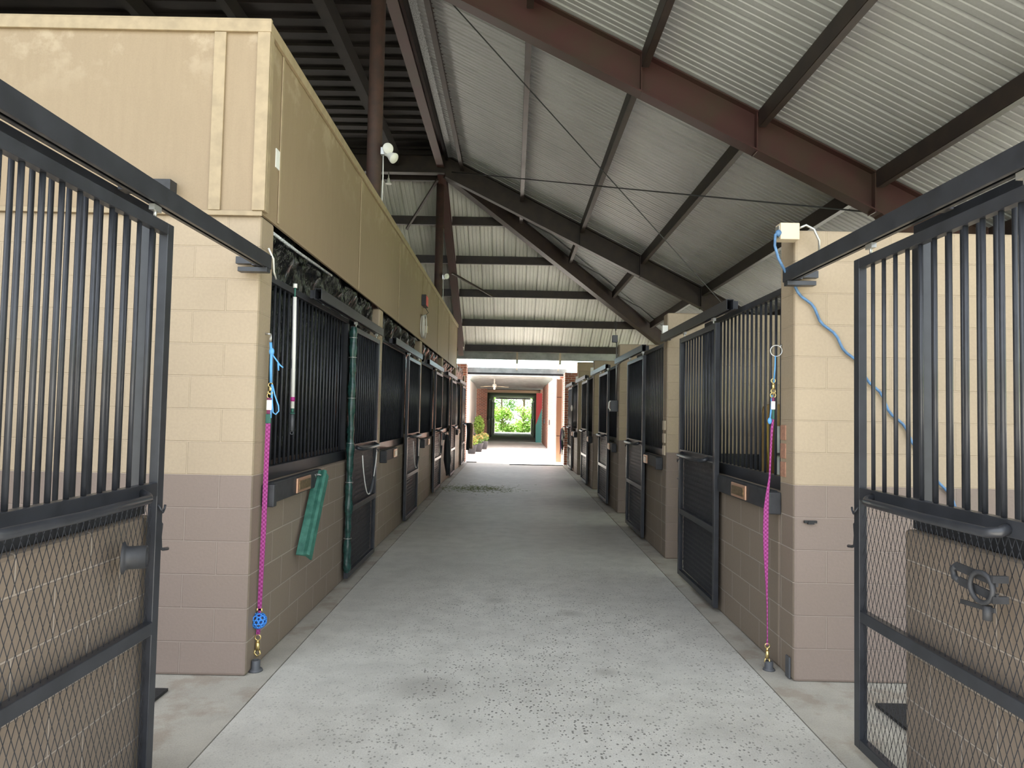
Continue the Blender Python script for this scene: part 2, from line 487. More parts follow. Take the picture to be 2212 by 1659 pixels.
for o, mm in ((sheet(1.9, EY-.01, slope_right), 'roof'), (sheet(-9.2, EX-.02, slope_far), 'roof_bounce_lit')):
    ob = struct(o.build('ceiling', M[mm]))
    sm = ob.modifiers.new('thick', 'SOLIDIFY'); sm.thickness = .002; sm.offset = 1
# flat dark deck left of the slope
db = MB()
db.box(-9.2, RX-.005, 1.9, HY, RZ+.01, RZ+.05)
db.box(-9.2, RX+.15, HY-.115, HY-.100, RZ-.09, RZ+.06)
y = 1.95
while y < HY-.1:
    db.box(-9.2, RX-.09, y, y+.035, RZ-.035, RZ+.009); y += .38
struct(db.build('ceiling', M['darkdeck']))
trim(MB().box(EX-.01, EX+.12, 1.9, EY+.1, zr(EX)-.10, zr(EX)+.03), 'paint_grey')
trim(MB().box(-9.2, EX-.015, EY, EY+.12, zr(EX)-.27, zr(EX)+.03), 'paint_grey')

# steel: frames, purlins
def frame_poly(mb, y, w=.012, fl=.19):
    top = [(RX+.1, zr(RX+.1)-.02), (5.42, zr(5.42)-.02)]
    bot = [(RX+.1, zr(RX+.1)-.50), (4.15, zr(4.15)-.46), (5.08, 3.05)]
    mb.prism([top[0], top[1], (5.42, 3.05), bot[2], bot[1], bot[0]], 'y', y-w/2, y+w/2)
    for a, b in ((top[0], top[1]), (bot[0], bot[1]), (bot[1], bot[2])):
        mb.bar((a[0], y, a[1]), (b[0], y, b[1]), fl, .016, (0, 0, 1))
    for x in (1.40, 2.73, 4.08):
        mb.box(x-.006, x+.006, y-fl/2+.01, y+fl/2-.01, zr(x)-.49, zr(x)-.03)
    return mb
r1 = frame_poly(MB(), 7.9)
r1.box(RX-7.3, RX+.1, 7.89, 7.91, RZ-.46, RZ-.03).box(RX-7.3, RX+.1, 7.81, 7.99, RZ-.475, RZ-.46).box(RX-7.3, RX+.1, 7.81, 7.99, RZ-.056, RZ-.04)
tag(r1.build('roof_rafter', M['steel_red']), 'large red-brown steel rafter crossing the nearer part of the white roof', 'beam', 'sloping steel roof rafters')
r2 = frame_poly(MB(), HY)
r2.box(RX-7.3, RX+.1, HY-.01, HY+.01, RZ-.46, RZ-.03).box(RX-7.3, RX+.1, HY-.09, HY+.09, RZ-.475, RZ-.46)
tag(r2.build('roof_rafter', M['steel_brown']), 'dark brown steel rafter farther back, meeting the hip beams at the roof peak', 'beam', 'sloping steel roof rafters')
for y, w in ((7.9, 'nearer'), (HY, 'farther')):
    c = MB().box(5.10, 5.115, y-.09, y+.09, 0, 3.05).box(5.40, 5.415, y-.09, y+.09, 0, 3.75).box(5.116, 5.399, y-.006, y+.006, 0, 3.04)
    tag(c.build('steel_column', M['steel_red' if w == 'nearer' else 'steel_brown']), 'steel column at the right outer wall under the %s rafter' % w, 'column', 'outer wall steel columns')
def ibeam(p0, p1, depth, fl, w=.012):
    mb = MB(); p0 = Vector(p0); p1 = Vector(p1); d = (p1-p0).normalized()
    side = d.cross(Vector((0, 0, 1))).normalized(); up = side.cross(d).normalized()
    mb.bar(p0, p1, w, depth, up)
    for s in (-1, 1): mb.bar(p0+up*(s*(depth/2)), p1+up*(s*(depth/2)), fl, .016, up)
    return mb
s = 6.75
tag(ibeam((RX+.12, HY+.12, RZ-.32), (RX+s, HY+s, RZ-.5*s-.27), .40, .17).build('hip_rafter', M['steel_brown']),
    'brown hip beam running down from the roof peak to the right-hand stalls', 'beam')
tag(ibeam((RX, HY+.12, RZ-.32), (RX, EY-.35, zr(EX)-.05), .34, .17).build('end_rafter', M['steel_red']),
    'red-brown rafter dropping from the peak along the end of the left plywood', 'beam')
tag(ibeam((RX, 1.95, RZ-.20), (RX, HY-.12, RZ-.20), .32, .16).build('ridge_beam', M['steel_red']),
    'reddish steel beam running along the top edge of the white roof', 'beam')
tag(MB().box(-2.78, -2.62, 1.95, HY-.1, RZ-.32, RZ-.04).build('ceiling_joist', M['darkdeck']),
    'wide dark joist under the dark ceiling left of the pipe column', 'beam', 'dark ceiling joists')
for x, w in ((-4.05, 'next dark joist left of the wide one under the dark ceiling'), (-5.4, 'third dark joist from the pipe column under the dark ceiling')):
    tag(MB().box(x-.06, x+.06, 1.95, HY-.1, RZ-.28, RZ-.04).build('ceiling_joist', M['darkdeck']), w, 'beam', 'dark ceiling joists')
PX = [-1.26, .07, 1.40, 2.74, 4.08, 5.35]
PW = ['topmost purlin beside the ridge beam', 'second purlin down from the ridge beam', 'third purlin down from the ridge beam', 'fourth purlin down from the ridge beam', 'fifth purlin down, low above the right gate', 'lowest purlin at the right eave']
def cee(p0, p1, h, fl, lip=1):
    """channel purlin"""
    p0 = Vector(p0); p1 = Vector(p1); d = (p1-p0).normalized()
    side = d.cross(Vector((0, 0, 1))).normalized()*lip
    mb = MB(); mb.bar(p0, p1, .01, h)
    for s in (-1, 1):
        o = side*(fl/2) + Vector((0, 0, s*h/2)); mb.bar(p0+o, p1+o, fl, .01)
    return mb
for x, w in zip(PX, PW):
    yend = HY+(x-RX)-.12
    z = zr(x)-.115
    mb = MB()
    for a, b in ((1.95, 7.79), (8.01, HY-.11), (HY+.11, yend)):
        if b-a > .15:
            q = cee((x, a, z), (x, b, z), .19, .075)
            mb.add(q.v, q.f)
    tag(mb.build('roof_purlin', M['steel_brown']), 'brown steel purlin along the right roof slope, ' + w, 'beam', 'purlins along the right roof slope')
for i, s in enumerate((.48, 1.80, 3.14, 4.46, 5.80, 7.10)):
    y = HY+s; z = RZ-.5*s-.115; x1 = RX+s-.12
    mb = MB()
    for a, b in ((-9.0, RX-.1), (RX+.1, x1)):
        if b > a:
            q = cee((a, y, z), (b, y, z), .20, .075, -1); mb.add(q.v, q.f)
    for (hx) in [RX+.9+.61*j for j in range(int(max(0, s-1)/.61))]:
        mb.tube([(hx, y-.006, z+.03), (hx, y-.012, z+.03)], .008, 6)
    tag(mb.build('end_purlin', M['steel_brown']), 'dark purlin crossing the far roof slope, %s down from the peak' % ORD[i], 'beam', 'purlins across the far roof slope')
# pale sheet flashing beside the hip
hf = MB()
for a, b in ((1.85, 3.06), (3.22, 4.38), (4.55, 5.7)):
    p = lambda s, o: (RX+s+o, HY+s, RZ-.5*(s+max(0, o))-.03)
    hf.add([p(a, .05), p(b, .05), p(b, .72), p(a, .72)], [(0, 1, 2, 3)])
    hf.add([(q[0], q[1], q[2]-.004) for q in (p(a, .05), p(b, .05), p(b, .72), p(a, .72))], [(0, 3, 2, 1)])
struct(hf.build('ceiling', M['galv'], fix=False))
struct(MB().bar((RX+.22, 2, zr(RX+.22)-.02), (RX+.22, HY-.1, zr(RX+.22)-.02), .13, .004).build('ceiling', M['galv']))
trim(MB().box(RX+.10, RX+.15, 2, HY-.1, RZ-.20, RZ-.06), 'darkdeck')
# bracing rods
tag(MB().tube([(RX+.55, 7.95, zr(RX+.5)-.34), (4.75, HY-.1, zr(4.7)-.30)], .009, 6).build('brace_rod', M['cable']), 'thin dark brace rod running from the top of the near rafter down and away', 'rod', 'roof brace rods')
tag(MB().tube([(RX+.25, HY-.1, zr(RX+.2)-.36), (4.2, 7.95, zr(4.2)-.40)], .011, 6).build('brace_rod', M['cable']), 'thin twisted brace rod lying nearly level under the white roof', 'rod', 'roof brace rods')
for (a, b, l) in (((-1.76, 15.1, 6.75), (-2.75, 17.2, 6.2), 'short brace left of the farther round column, under the roof peak'),
                  ((-1.7, 18.4, 5.35), (-.65, 19.6, 4.95), 'short brace running right from the red-brown end rafter')):
    tag(MB().bar(a, b, .05, .05).build('brace_strut', M['steel_brown']), l, 'brace', 'short roof braces')

# columns
def pipe_column(y, x, top, label):
    mb = MB().tube([(x, y, WT+.003), (x, y, top)], .091, 24).box(x-.12, x+.11, y-.09, y+.09, WT+.002, WT+.014)
    o = mb.build('pipe_column', M['pipe_red'])
    return tag(o, label, 'column', 'round pipe columns behind the plywood')
pipe_column(8.30, -1.745, RZ-.06, 'rusty round pipe column carrying twin floodlights, rising behind the plywood')
pipe_column(15.57, -1.745, RZ-.40, 'darker round pipe column under the roof peak, farther back')
def par_lamp(root, c, d):
    d = Vector(d).normalized(); c = Vector(c)
    h = MB().lathe([(.018, -.12), (.030, -.115), (.034, -.06), (.030, -.05), (.040, -.03), (.064, .03), (.066, .045), (.060, .05), (.0, .058)], c, d, 18)
    h.build('lamp_head', M['white'], root)
def floodlight(loc, dirs, label, drop):
    r = empty('floodlight', loc, label, 'light', 'floodlights on the roof columns')
    MB().box(-.03, .03, -.05, .01, -.045, .045).build('junction_box', M['zinc'], r, bevel=.004)
    for i, d in enumerate(dirs):
        e = Vector((.05+.06*i, -.05-.02*i, .02-.10*i))
        MB().tube([(.0, -.03, 0), (e[0]*.6, e[1]*.9, e[2]+.02), tuple(e-Vector(d).normalized()*.11)], .011, 8).build('lamp_arm', M['zinc'], r)
        par_lamp(r, e, d)
    if drop: MB().tube([(-.005, -.005, -.045), (.0, -.005, -drop*.5), (-.005, -.002, -drop)], .007, 8).build('conduit', M['white'], r)
    return r
floodlight((-1.625, 8.27, 4.76), [(.35, -.8, -.15), (.65, -.3, -.5)], 'twin white floodlight on the nearer rusty pipe column', .62)
floodlight((-1.625, 15.54, 4.67), [(.6, -.7, -.3)], 'single small floodlight on the farther pipe column', .7)
r = empty('hanging_lamp', (-2.86, HY-.02, RZ-.475), 'small cone lamp hanging under the dark level beam left of the peak', 'light')
MB().tube([(0, 0, 0), (0, 0, -.12)], .012, 8).build('stem', M['zinc'], r)
MB().lathe([(.02, .12), (.03, .15), (.045, .20), (.07, .25), (.065, .25), (.0, .235)], (0, 0, 0), (0, 0, -1), 16).build('lamp_shade', M['white'], r)

# ------------------------------------------------------------------ stall fronts
def diamond_mesh(y0, y1, z0, z1, w=.035, h=.087, r=.0014):
    mb = MB(); nc = int((y1-y0)/w); w = (y1-y0)/nc; nr = int((z1-z0)/(h/2)); hh = (z1-z0)/nr
    for c in range(nc+1):
        for ph in (0,):
            yc = y0+c*w
            pts = []
            for k in range(nr+1):
                off = (w/2 if k % 2 else 0)
                pts.append((yc, off, z0+k*hh))
            for sgn in ((1, -1) if 0 < c < nc else ((1,) if c == 0 else (-1,))):
                P = [(yy+sgn*o, z) for yy, o, z in pts]
                vs = []
                for (yy, z) in P: vs += [(-.0006, yy-r, z), (.0006, yy-r, z), (.0006, yy+r, z), (-.0006, yy+r, z)]
                fs = []
                for k in range(len(P)-1):
                    a = 4*k; b = 4*k+4
                    for q in range(4): fs.append((a+q, a+(q+1) % 4, b+(q+1) % 4, b+q))
                mb.add(vs, fs)
    return mb
DZ0, DZ1 = .045, 2.44
def make_door(s, w, label, sheet=False, back=False):
    """s=+1: aisle side is +x (left row). local y runs away from the camera"""
    r = empty('sliding_stall_door', (0, 0, 0), label, 'door', 'sliding stall doors')
    st = .052; d = .02
    f = MB().box(-d, d, 0, st, DZ0, DZ1).box(-d, d, w-st, w, DZ0, DZ1).box(-d, d, st, w-st, DZ1-.05, DZ1).box(-d, d, st, w-st, DZ0, DZ0+.05)
    f.build('frame', M['black'], r, bevel=.003)
    MB().box(-d, d, st+.001, w-st-.001, 1.245, 1.305).build('middle_rail', M['black'], r, bevel=.003)
    MB().box(-d*.9, d*1.1, st+.001, w-st-.001, .655, .71).build('lower_rail', M['black'], r, bevel=.003)
    n = int((w-2*st)/.1); g = (w-2*st)/(n+1)
    b0 = None
    for i in range(n):
        y = st+g*(i+1)
        if b0 is None:
            b0 = MB().tube([(0, 0, 1.306), (0, 0, DZ1-.051)], .0098, 8).build('bar', M['black'], r); b0.location = (0, y, 0)
        else:
            c = b0.copy(); COL.objects.link(c); c.parent = r; c.location = (0, y, 0)
    diamond_mesh(st, w-st, DZ0+.05, 1.245).build('wire_mesh', M['black'], r, fix=False)
    x = s*.075
    MB().tube([(s*.02, .2, 1.275), (s*.05, .2, 1.262), (x, .23, 1.255), (x, .6, 1.25), (x, w-.23, 1.255), (s*.05, w-.19, 1.262), (s*.02, w-.18, 1.275)], .019, 10).build('grab_bar', M['black'], r)
    for y in (.13, w-.13):
        MB().tube([(0, y, DZ1-.002), (0, y, DZ1+.045)], .007, 8).box(-.012, .012, y-.03, y+.03, DZ1+.03, DZ1+.055).build('roller_hanger', M['zinc'], r)
    ye = w+.004
    MB().tube([(0, ye, 1.135), (s*.004, ye+.02, 1.115), (s*.004, ye+.012, 1.06), (s*.004, ye+.02, 1.01), (s*.004, ye+.045, 1.0), (s*.004, ye+.085, .995)], .008, 8).build('latch_hook', M['black'], r)
    MB().tube([(s*.021, w-.045, 1.21), (s*.034, w-.045, 1.19), (s*.036, w-.03, 1.175), (s*.034, w-.012, 1.19), (s*.034, w-.008, 1.205)], .005, 8).build('catch_ring', M['black'], r)
    if sheet:
        pl = MB(); ny, nz = 20, 14; vs = []
        for i in range(ny+1):
            for j in range(nz+1):
                y = st+(w-2*st)*i/ny; z = 1.31+(DZ1-.05-1.31)*j/nz
                vs.append((-s*(.03+.008*math.sin(i*1.7+j*.25)+random.uniform(-.002, .002)), y, z))
        pl.add(vs, [(i*(nz+1)+j, (i+1)*(nz+1)+j, (i+1)*(nz+1)+j+1, i*(nz+1)+j+1) for i in range(ny) for j in range(nz)], True)
        pl.build('plastic_sheet', M['tarp'], r)
    if sheet or back:
        bk = MB(); nb = 46; zz = [DZ0+.055+(1.235-DZ0-.055)*j/nb for j in range(nb+1)]
        prof = [(-s*(.024+(.006 if j % 2 else 0)), z) for j, z in enumerate(zz)]
        vs = []
        for (xx, z) in prof: vs += [(xx, st+.002, z), (xx, w-st-.002, z)]
        bk.add(vs, [(2*j, 2*j+1, 2*j+3, 2*j+2) for j in range(nb)]).build('dark_backing', M['ribbed'], r)
    return r
def label_door(side, i):
    row = 'left' if side < 0 else 'right'
    if i == 0: return 'black barred sliding door standing open at the %s foreground, mesh lower half' % row
    x = {(-1, 1): 'first one down the left row, wrapped in green plastic along its post', (-1, 5): 'last one down the left row beside the brick pier',
         (1, 1): 'nearest closed one in the right row, past the clay tiles', (1, 5): 'last one down the right row, halters hanging by it'}.get((side, i))
    if x: return 'black sliding stall door, ' + x
    return 'black sliding stall door, %s one down the %s row after the open foreground door' % (ORD[i-1], row)
DL = [1.79, 6.62, 10.13, 13.75, 17.38, 21.02]
DR = [2.20, 5.87, 9.15, 12.58, 16.05, 20.25]
WD = 1.28
doors_l = []; doors_r = []
d0 = make_door(1, WD, label_door(-1, 0)); d0.location = (-1.55, DL[0], 0); doors_l.append(d0)
d1 = make_door(1, WD, label_door(-1, 1), True); d1.location = (-1.55, DL[1], 0); doors_l.append(d1)
for i in range(2, 6):
    c = copy_tree(d1, (-1.55, DL[i], 0)); c['label'] = label_door(-1, i); doors_l.append(c)
e0 = make_door(-1, WD, label_door(1, 0)); e0.location = (1.725, DR[0], 0); doors_r.append(e0)
e1 = make_door(-1, WD, label_door(1, 1), False, True); e1.location = (1.725, DR[1], 0); doors_r.append(e1)
for i in range(2, 6):
    c = copy_tree(e1, (1.725, DR[i], 0)); c['label'] = label_door(1, i); doors_r.append(c)
# extra fittings of single doors
MB().lathe([(.062, 0), (.064, .006), (.048, .012), (.045, .02), (.045, .085), (.041, .085), (.041, .02), (.03, .004), (.0, .004)], (.024, .97, 1.035), (.93, .36, 0), 22)\
    .build('cup_holder', M['blackflat'], d0)
q = MB().ring((-.075, .26, 1.06), .052, .009, (1, .1, 0), 20, 8)
for zz in (1.10, 1.03): q.box(-.075, -.02, .20, .212, zz-.012, zz+.012)
q.bar((-.06, .20, 1.09), (-.06, .42, 1.10), .008, .03).bar((-.06, .20, 1.035), (-.06, .40, 1.05), .008, .03)
q.tube([(-.06, .42, 1.10), (-.06, .44, 1.085), (-.06, .43, 1.055), (-.06, .40, 1.05)], .012, 8)
q.bar((-.055, .22, .99), (-.055, .40, .975), .008, .016).tube([(-.06, .25, .95), (-.06, .25, 1.0)], .016, 10)
q.build('ring_holder', M['blackflat'], e0)
# green wrap down the near post of door one
gw = MB(); vs = []; nz = 60; nn = 12
for j in range(nz+1):
    z = .10+2.33*j/nz; rr = .034+.004*math.sin(j*1.3)+.003*math.sin(j*.47)
    if j % 12 == 0: rr = .028
    for k2 in range(nn):
        th = 2*PI*k2/nn; r3 = rr*(1+.08*math.sin(th*3+j*.5))
        vs.append((.004+r3*math.cos(th), .024+r3*math.sin(th)*1.1, z))
gw.add(vs, [(j*nn+k2, j*nn+(k2+1) % nn, (j+1)*nn+(k2+1) % nn, (j+1)*nn+k2) for j in range(nz) for k2 in range(nn)], True)
wr = gw.build('plastic_wrap', M['greenwrap'], d1)
for z in (.42, .95, 1.32, 1.75, 2.14, 2.33):
    MB().ring((.004, .024, z), .036, .0035, (0, 0, 1), 14, 6).build('wire_tie', M['zinc'], wr)

# tracks
def track(side, y0, y1, i):
    x = -1.55 if side < 0 else 1.725
    row = 'left' if side < 0 else 'right'
    w = 'foreground track above the open %s door, bolted to the block wall' % row if i == 0 else 'track above the %s %s stall door beyond the foreground' % (ORD[i-1], row)
    r = empty('door_track', (x, y0, 2.50), 'black box-section ' + w, 'track', 'sliding door tracks')
    L = y1-y0
    MB().box(-.028, -.024, 0, L, 0, .085).box(.024, .028, 0, L, 0, .085).box(-.024, .024, 0, L, .080, .085).box(-.024, -.008, 0, L, 0, .004).box(.008, .024, 0, L, 0, .004)\
        .build('rail', M['black'], r, bevel=.001)
    xin = -1 if side < 0 else 1
    for yy in ([L*.04, L*.5, L*.985] if i == 0 else [L*.02, L*.97]):
        b = MB().box(xin*.028, xin*.05+xin*.02, yy-.03, yy+.03, .01, .075)
        if i == 0 and yy > L*.9:
            b.box(xin*.028, xin*.17, yy-.025, yy+.02, .02, .065).box(-xin*.03, xin*.15, yy-.04, yy+.02, -.03, -.002)
        b.build('bracket', M['black'], r, bevel=.002)
track(-1, 1.32, 4.29, 0); track(1, 1.32, 4.385, 0)
for i in range(1, 6):
    track(-1, DL[i]-1.20, DL[i]+1.42, i); track(1, RP[i]-2.52, RP[i]-.02, i)
tag(MB().box(-2.26, -2.13, 4.20, 4.295, 2.93, 3.03).build('wood_block', M['blackflat']), 'dark timber block on the cream wall behind the left foreground track', 'block')

# fixed grilles
def grille(side, y0, y1, i):
    row = 'left' if side < 0 else 'right'
    x = XL-.07 if side < 0 else XR+.07
    w = 'behind the open foreground door' if i == 0 else 'in the %s stall down the row' % ORD[i-1]
    if side > 0 and i == 1: w = 'beside the three clay tiles'
    r = empty('bar_grille', (x, y0, 1.15), 'black bar grille on the %s wall %s' % (row, w), 'grille', 'fixed stall grilles')
    L = y1-y0
    MB().box(-.03, .03, .002, L, .002, .092).build('bottom_rail', M['black'], r, bevel=.003)
    MB().box(-.022, .022, .002, L+(.0), 1.34, 1.385).build('top_rail', M['black'], r, bevel=.003)
    MB().box(-.03, .03, L-.055, L, .093, 1.339).build('post', M['black'], r, bevel=.003)
    n = int((L-.06)/.1); b0 = None
    for q in range(n):
        y = .05+.1*q
        if b0 is None:
            b0 = MB().tube([(0, 0, .093), (0, 0, 1.339)], .0098, 8).build('bar', M['black'], r); b0.location = (0, y, 0)
        else:
            c = b0.copy(); COL.objects.link(c); c.parent = r; c.location = (0, y, 0)
    return r
for i, (a, b) in enumerate(LH): grille(-1, a+.005, b, i)
for i, (a, b) in enumerate(RH): grille(1, a+.005, b, i)

# black plastic behind the left grilles
def tarp(i, y0, y1):
    mb = MB(); ny = int((y1-y0)/.05); nz = 26; vs = []
    for a in range(ny+1):
        y = y0+(y1-y0)*a/ny
        for b in range(nz+1):
            z = 1.27+(3.02-1.27)*b/nz
            up = max(0, (z-2.45)/.4)
            x = (-1.735 if z < 2.5 else -1.735+.05*min(1, (z-2.5)/.3))+.012*math.sin(y*19+1.3*math.sin(z*2))+.008*math.sin(y*47)+up*(.05*math.sin(y*9+z*11)+random.uniform(-.02, .02))
            vs.append((min(x, -1.645), y, z))
    mb.add(vs, [(a*(nz+1)+b, (a+1)*(nz+1)+b, (a+1)*(nz+1)+b+1, a*(nz+1)+b+1) for a in range(ny) for b in range(nz)], True)
    tag(mb.build('plastic_sheet', M['tarp']), 'crumpled black plastic sheet lining the grille of the %s left stall beyond the foreground' % ORD[i], 'sheet', 'black plastic sheets in the left stalls')
for i in range(5): tarp(i, LP[i]+(.245 if i == 0 else T+.005), LP[i+1]-.005)

# boards with name plates
def board(side, y0, y1, yp, lp, i, pale):
    row = 'left' if side < 0 else 'right'; s = -side
    x = XL if side < 0 else XR
    r = empty('name_board', (x, y0, 1.02), None)
    w = 'below the %s grille, copper-framed plate on it' % row if i == 0 else 'with a pale plate, %s one along the %s row' % (ORD[i], row)
    tag(r, 'black timber board ' + w, 'board', 'name boards under the grilles')
    L = y1-y0
    MB().box(s*.002, s*.055, 0, L, 0, .135).build('board', M['blackflat'], r, bevel=.006)
    MB().box(s*.002, s*.085, -.06, -.002, -.015, .13).build('end_block', M['blackflat'], r, bevel=.008)
    MB().box(s*.056, s*.070, yp-y0-lp/2, yp-y0+lp/2, .012, .118).build('plate_frame', M['copper'], r, bevel=.004)
    MB().box(s*.071, s*.076, yp-y0-lp/2+.03, yp-y0+lp/2-.03, .032, .098).build('name_plate', M['plate_w'] if pale else M['plate'], r, bevel=.002)
board(-1, 4.52, 5.66, 5.16, .33, 0, False); board(1, 4.66, 5.84, 5.28, .33, 0, False)
MB().box(-.0775, -.0785, .55, .66, .045, .085).box(-.0775, -.0785, .60, .64, .038, .05)
for i in range(1, 5):
    board(-1, LP[i]+.28, LP[i]+1.15, LP[i]+.98, .22, i, True)
    board(1, RP[i]+.22, DR[i+1]-.03, DR[i+1]-.17, .22, i, True)

# ------------------------------------------------------------------ small things
# left cross tie
def snap(mb, c, h, s=1.):
    """trigger snap, hanging from z to z-h at c"""
    x, y, z = c
    mb.ring((x, y, z-.014*s), .014*s, .0035*s, (0, 1, 0), 14, 6)
    mb.tube([(x, y, z-.028*s), (x, y, z-h*.35)], .0075*s, 8)
    mb.tube([(x, y, z-h*.35), (x, y, z-h*.72)], .011*s, 8)
    mb.tube([(x-.010*s, y, z-h*.70), (x-.016*s, y, z-h*.85), (x, y, z-h), (x+.015*s, y, z-h*.88), (x+.010*s, y, z-h*.72)], .0045*s, 8)
    return mb
x, y = -1.555, 4.44
ct = empty('cross_tie', (x, y, 0), 'magenta webbing tie with blue cord and blue lattice ball, hanging at the left wall corner', 'tie strap', 'magenta cross ties')
MB().ring((-.01, 0, 2.085), .028, .004, (1, .5, 0), 18, 6).tube([(-.045, .0, 2.115), (-.01, 0, 2.112)], .006, 8).build('wall_ring', M['zinc'], ct)
MB().tube([(-.008, -.004, 2.06), (0, -.006, 1.99), (.0, -.004, 1.90), (.002, 0, 1.80)], .009, 8)\
    .tube([(.002, .0, 1.985), (.03, .01, 1.945), (.05, .02, 1.915), (.07, .02, 1.90)], .005, 6)\
    .tube([(.04, .01, 1.93), (.045, .01, 1.88)], .005, 6)\
    .tube([(.012, 0, 1.79), (.03, 0, 1.72), (.055, 0, 1.655), (.058, 0, 1.62), (.04, 0, 1.598), (.022, 0, 1.61), (.014, 0, 1.68), (.012, 0, 1.76)], .0045, 6)\
    .tube([(.008, 0, 1.79), (.010, 0, 1.68), (.008, 0, 1.575)], .006, 6).ball((.0, -.002, 2.0), .018, 10, 6, (1, 1, 1.4)).build('blue_cord', M['blue'], ct)
snap(MB(), (0, 0, 1.80), .075).ring((-.003, 0, 1.718), .017, .0035, (0, 1, 0), 14, 6).build('brass_snap', M['brass'], ct)
MB().box(-.020, .014, -.006, .006, 1.690, 1.704).box(-.019, .014, -.004, .004, 1.60, 1.63).build('strap_end', M['tape_d'], ct, bevel=.003)
MB().box(-.021, .014, -.007, .007, 1.625, 1.690).build('white_tape', M['white'], ct, bevel=.004)
MB().box(-.024, .010, -.007, .007, 1.54, 1.60).build('green_tape', M['tape_g'], ct, bevel=.004)
def ribbon(mb, pts, t=.006):
    """pts: (x,y,z,width) facing the camera"""
    vs = []
    for (a, b, c, w) in pts: vs += [(a-w/2, b-t/2, c), (a+w/2, b-t/2, c), (a+w/2, b+t/2, c), (a-w/2, b+t/2, c)]
    fs = [(0, 1, 2, 3)]
    for i in range(len(pts)-1):
        o = 4*i
        for q in range(4): fs.append((o+q, o+(q+1) % 4, o+4+(q+1) % 4, o+4+q))
    fs.append(tuple(4*(len(pts)-1)+q for q in (3, 2, 1, 0)))
    return mb.add(vs, fs)
ribbon(MB(), [(-.007, 0, 1.54, .030), (-.010, 0, 1.2, .030), (-.012, 0, .9, .031), (-.020, 0, .42, .026), (-.020, 0, .36, .024)]).build('webbing', M['strap'], ct)
ribbon(MB(), [(-.018, 0, .372, .018), (-.018, 0, .325, .020)]).build('webbing', M['strap'], ct)
ribbon(MB(), [(-.023, 0, .255, .026), (-.025, 0, .205, .022)]).build('webbing', M['strap'], ct)
MB().tube([(-.034, 0, .375), (-.036, 0, .35)], .006, 6).tube([(-.008, 0, .375), (-.004, 0, .345)], .006, 6).build('buckle', M['brass'], ct)
snap(MB(), (-.025, 0, .21), .135, 1.25).build('brass_snap', M['brass'], ct)
# lattice ball
def lattice(center, R, r):
    import bmesh
    bm = bmesh.new(); bmesh.ops.create_icosphere(bm, subdivisions=2, radius=R)
    bm.faces.ensure_lookup_table(); cen = [f.calc_center_median().normalized()*R for f in bm.faces]
    mb = MB(); c0 = Vector(center)
    for e in bm.edges:
        a, b = [f.index for f in e.link_faces]
        mb.tube([c0+cen[a], c0+cen[b]], r, 6)
    bm.free(); return mb
lattice((-.021, -.004, .298), .046, .0058).build('lattice_ball', M['ballblue'], ct)
tag(MB().lathe([(.001, 0), (.045, .0), (.04, .012), (.027, .014), (.027, .065), (.018, .068), (.016, .02), (.001, .018)], (-1.573+.0, 4.40, 0), (0, 0, 1), 16).build('floor_anchor', M['grey_box']),
    'small grey metal anchor stub on the floor under the left magenta tie', 'anchor', 'floor anchors')
# right cross tie
x, y = 1.715, 4.60
ct2 = empty('cross_tie', (x, y, 0), 'magenta webbing tie with blue cord hanging from a chrome ring at the right wall corner', 'tie strap', 'magenta cross ties')
MB().ring((.025, 0, 2.085), .037, .0042, (.15, 1, 0), 24, 8).tube([(.05, .0, 2.11), (.066, .01, 2.128)], .006, 8).build('wall_ring', M['zinc'], ct2)
MB().tube([(.018, -.004, 2.05), (.015, -.004, 1.97), (.008, 0, 1.87)], .004, 6).tube([(.022, .004, 2.05), (.020, .004, 1.97), (.010, 0, 1.87)], .004, 6)\
    .tube([(.0, .008, 1.79), (-.004, .008, 1.70), (-.012, .008, 1.62)], .006, 6).ball((-.014, .006, 1.62), .015, 8, 6, (1, 1, 1.5)).build('blue_cord', M['blue'], ct2)
snap(MB(), (.006, 0, 1.90), .10).ring((.005, 0, 1.79), .018, .0035, (0, 1, 0), 14, 6).build('brass_snap', M['brass'], ct2)
MB().box(-.008, .018, -.007, .007, 1.695, 1.75).build('white_tape', M['white'], ct2, bevel=.003)
MB().box(-.003, .014, -.005, .005, 1.75, 1.775).build('strap_end', M['tape_d'], ct2, bevel=.002)
MB().box(.0, .014, -.005, .005, 1.63, 1.694).build('green_tape', M['tape_g'], ct2, bevel=.002)
ribbon(MB(), [(.006, 0, 1.63, .010), (-.002, 0, 1.57, .016), (-.006, 0, 1.50, .012), (-.016, 0, 1.25, .010), (-.030, 0, 1.14, .020), (-.038, 0, 1.04, .032), (-.04, 0, .9, .034), (-.038, 0, .75, .030),
              (-.032, 0, .55, .014), (-.028, 0, .40, .008), (-.026, 0, .20, .006), (-.028, 0, .16, .014)]).build('webbing', M['strap'], ct2)
snap(MB(), (-.026, 0, .17), .135, 1.1).build('brass_snap', M['brass'], ct2)
tag(MB().lathe([(.001, 0), (.04, .0), (.036, .01), (.027, .012), (.027, .055), (.001, .055)], (1.70, 4.60, 0), (0, 0, 1), 14).build('floor_anchor', M['grey_box']),
    'small grey metal anchor stub on the floor under the right magenta tie', 'anchor', 'floor anchors')
tag(MB().box(1.766, 1.779, 4.44, 4.50, .002, .135).build('corner_plate', M['grey_box'], bevel=.003), 'dark metal plate at the foot of the right block wall corner', 'plate')
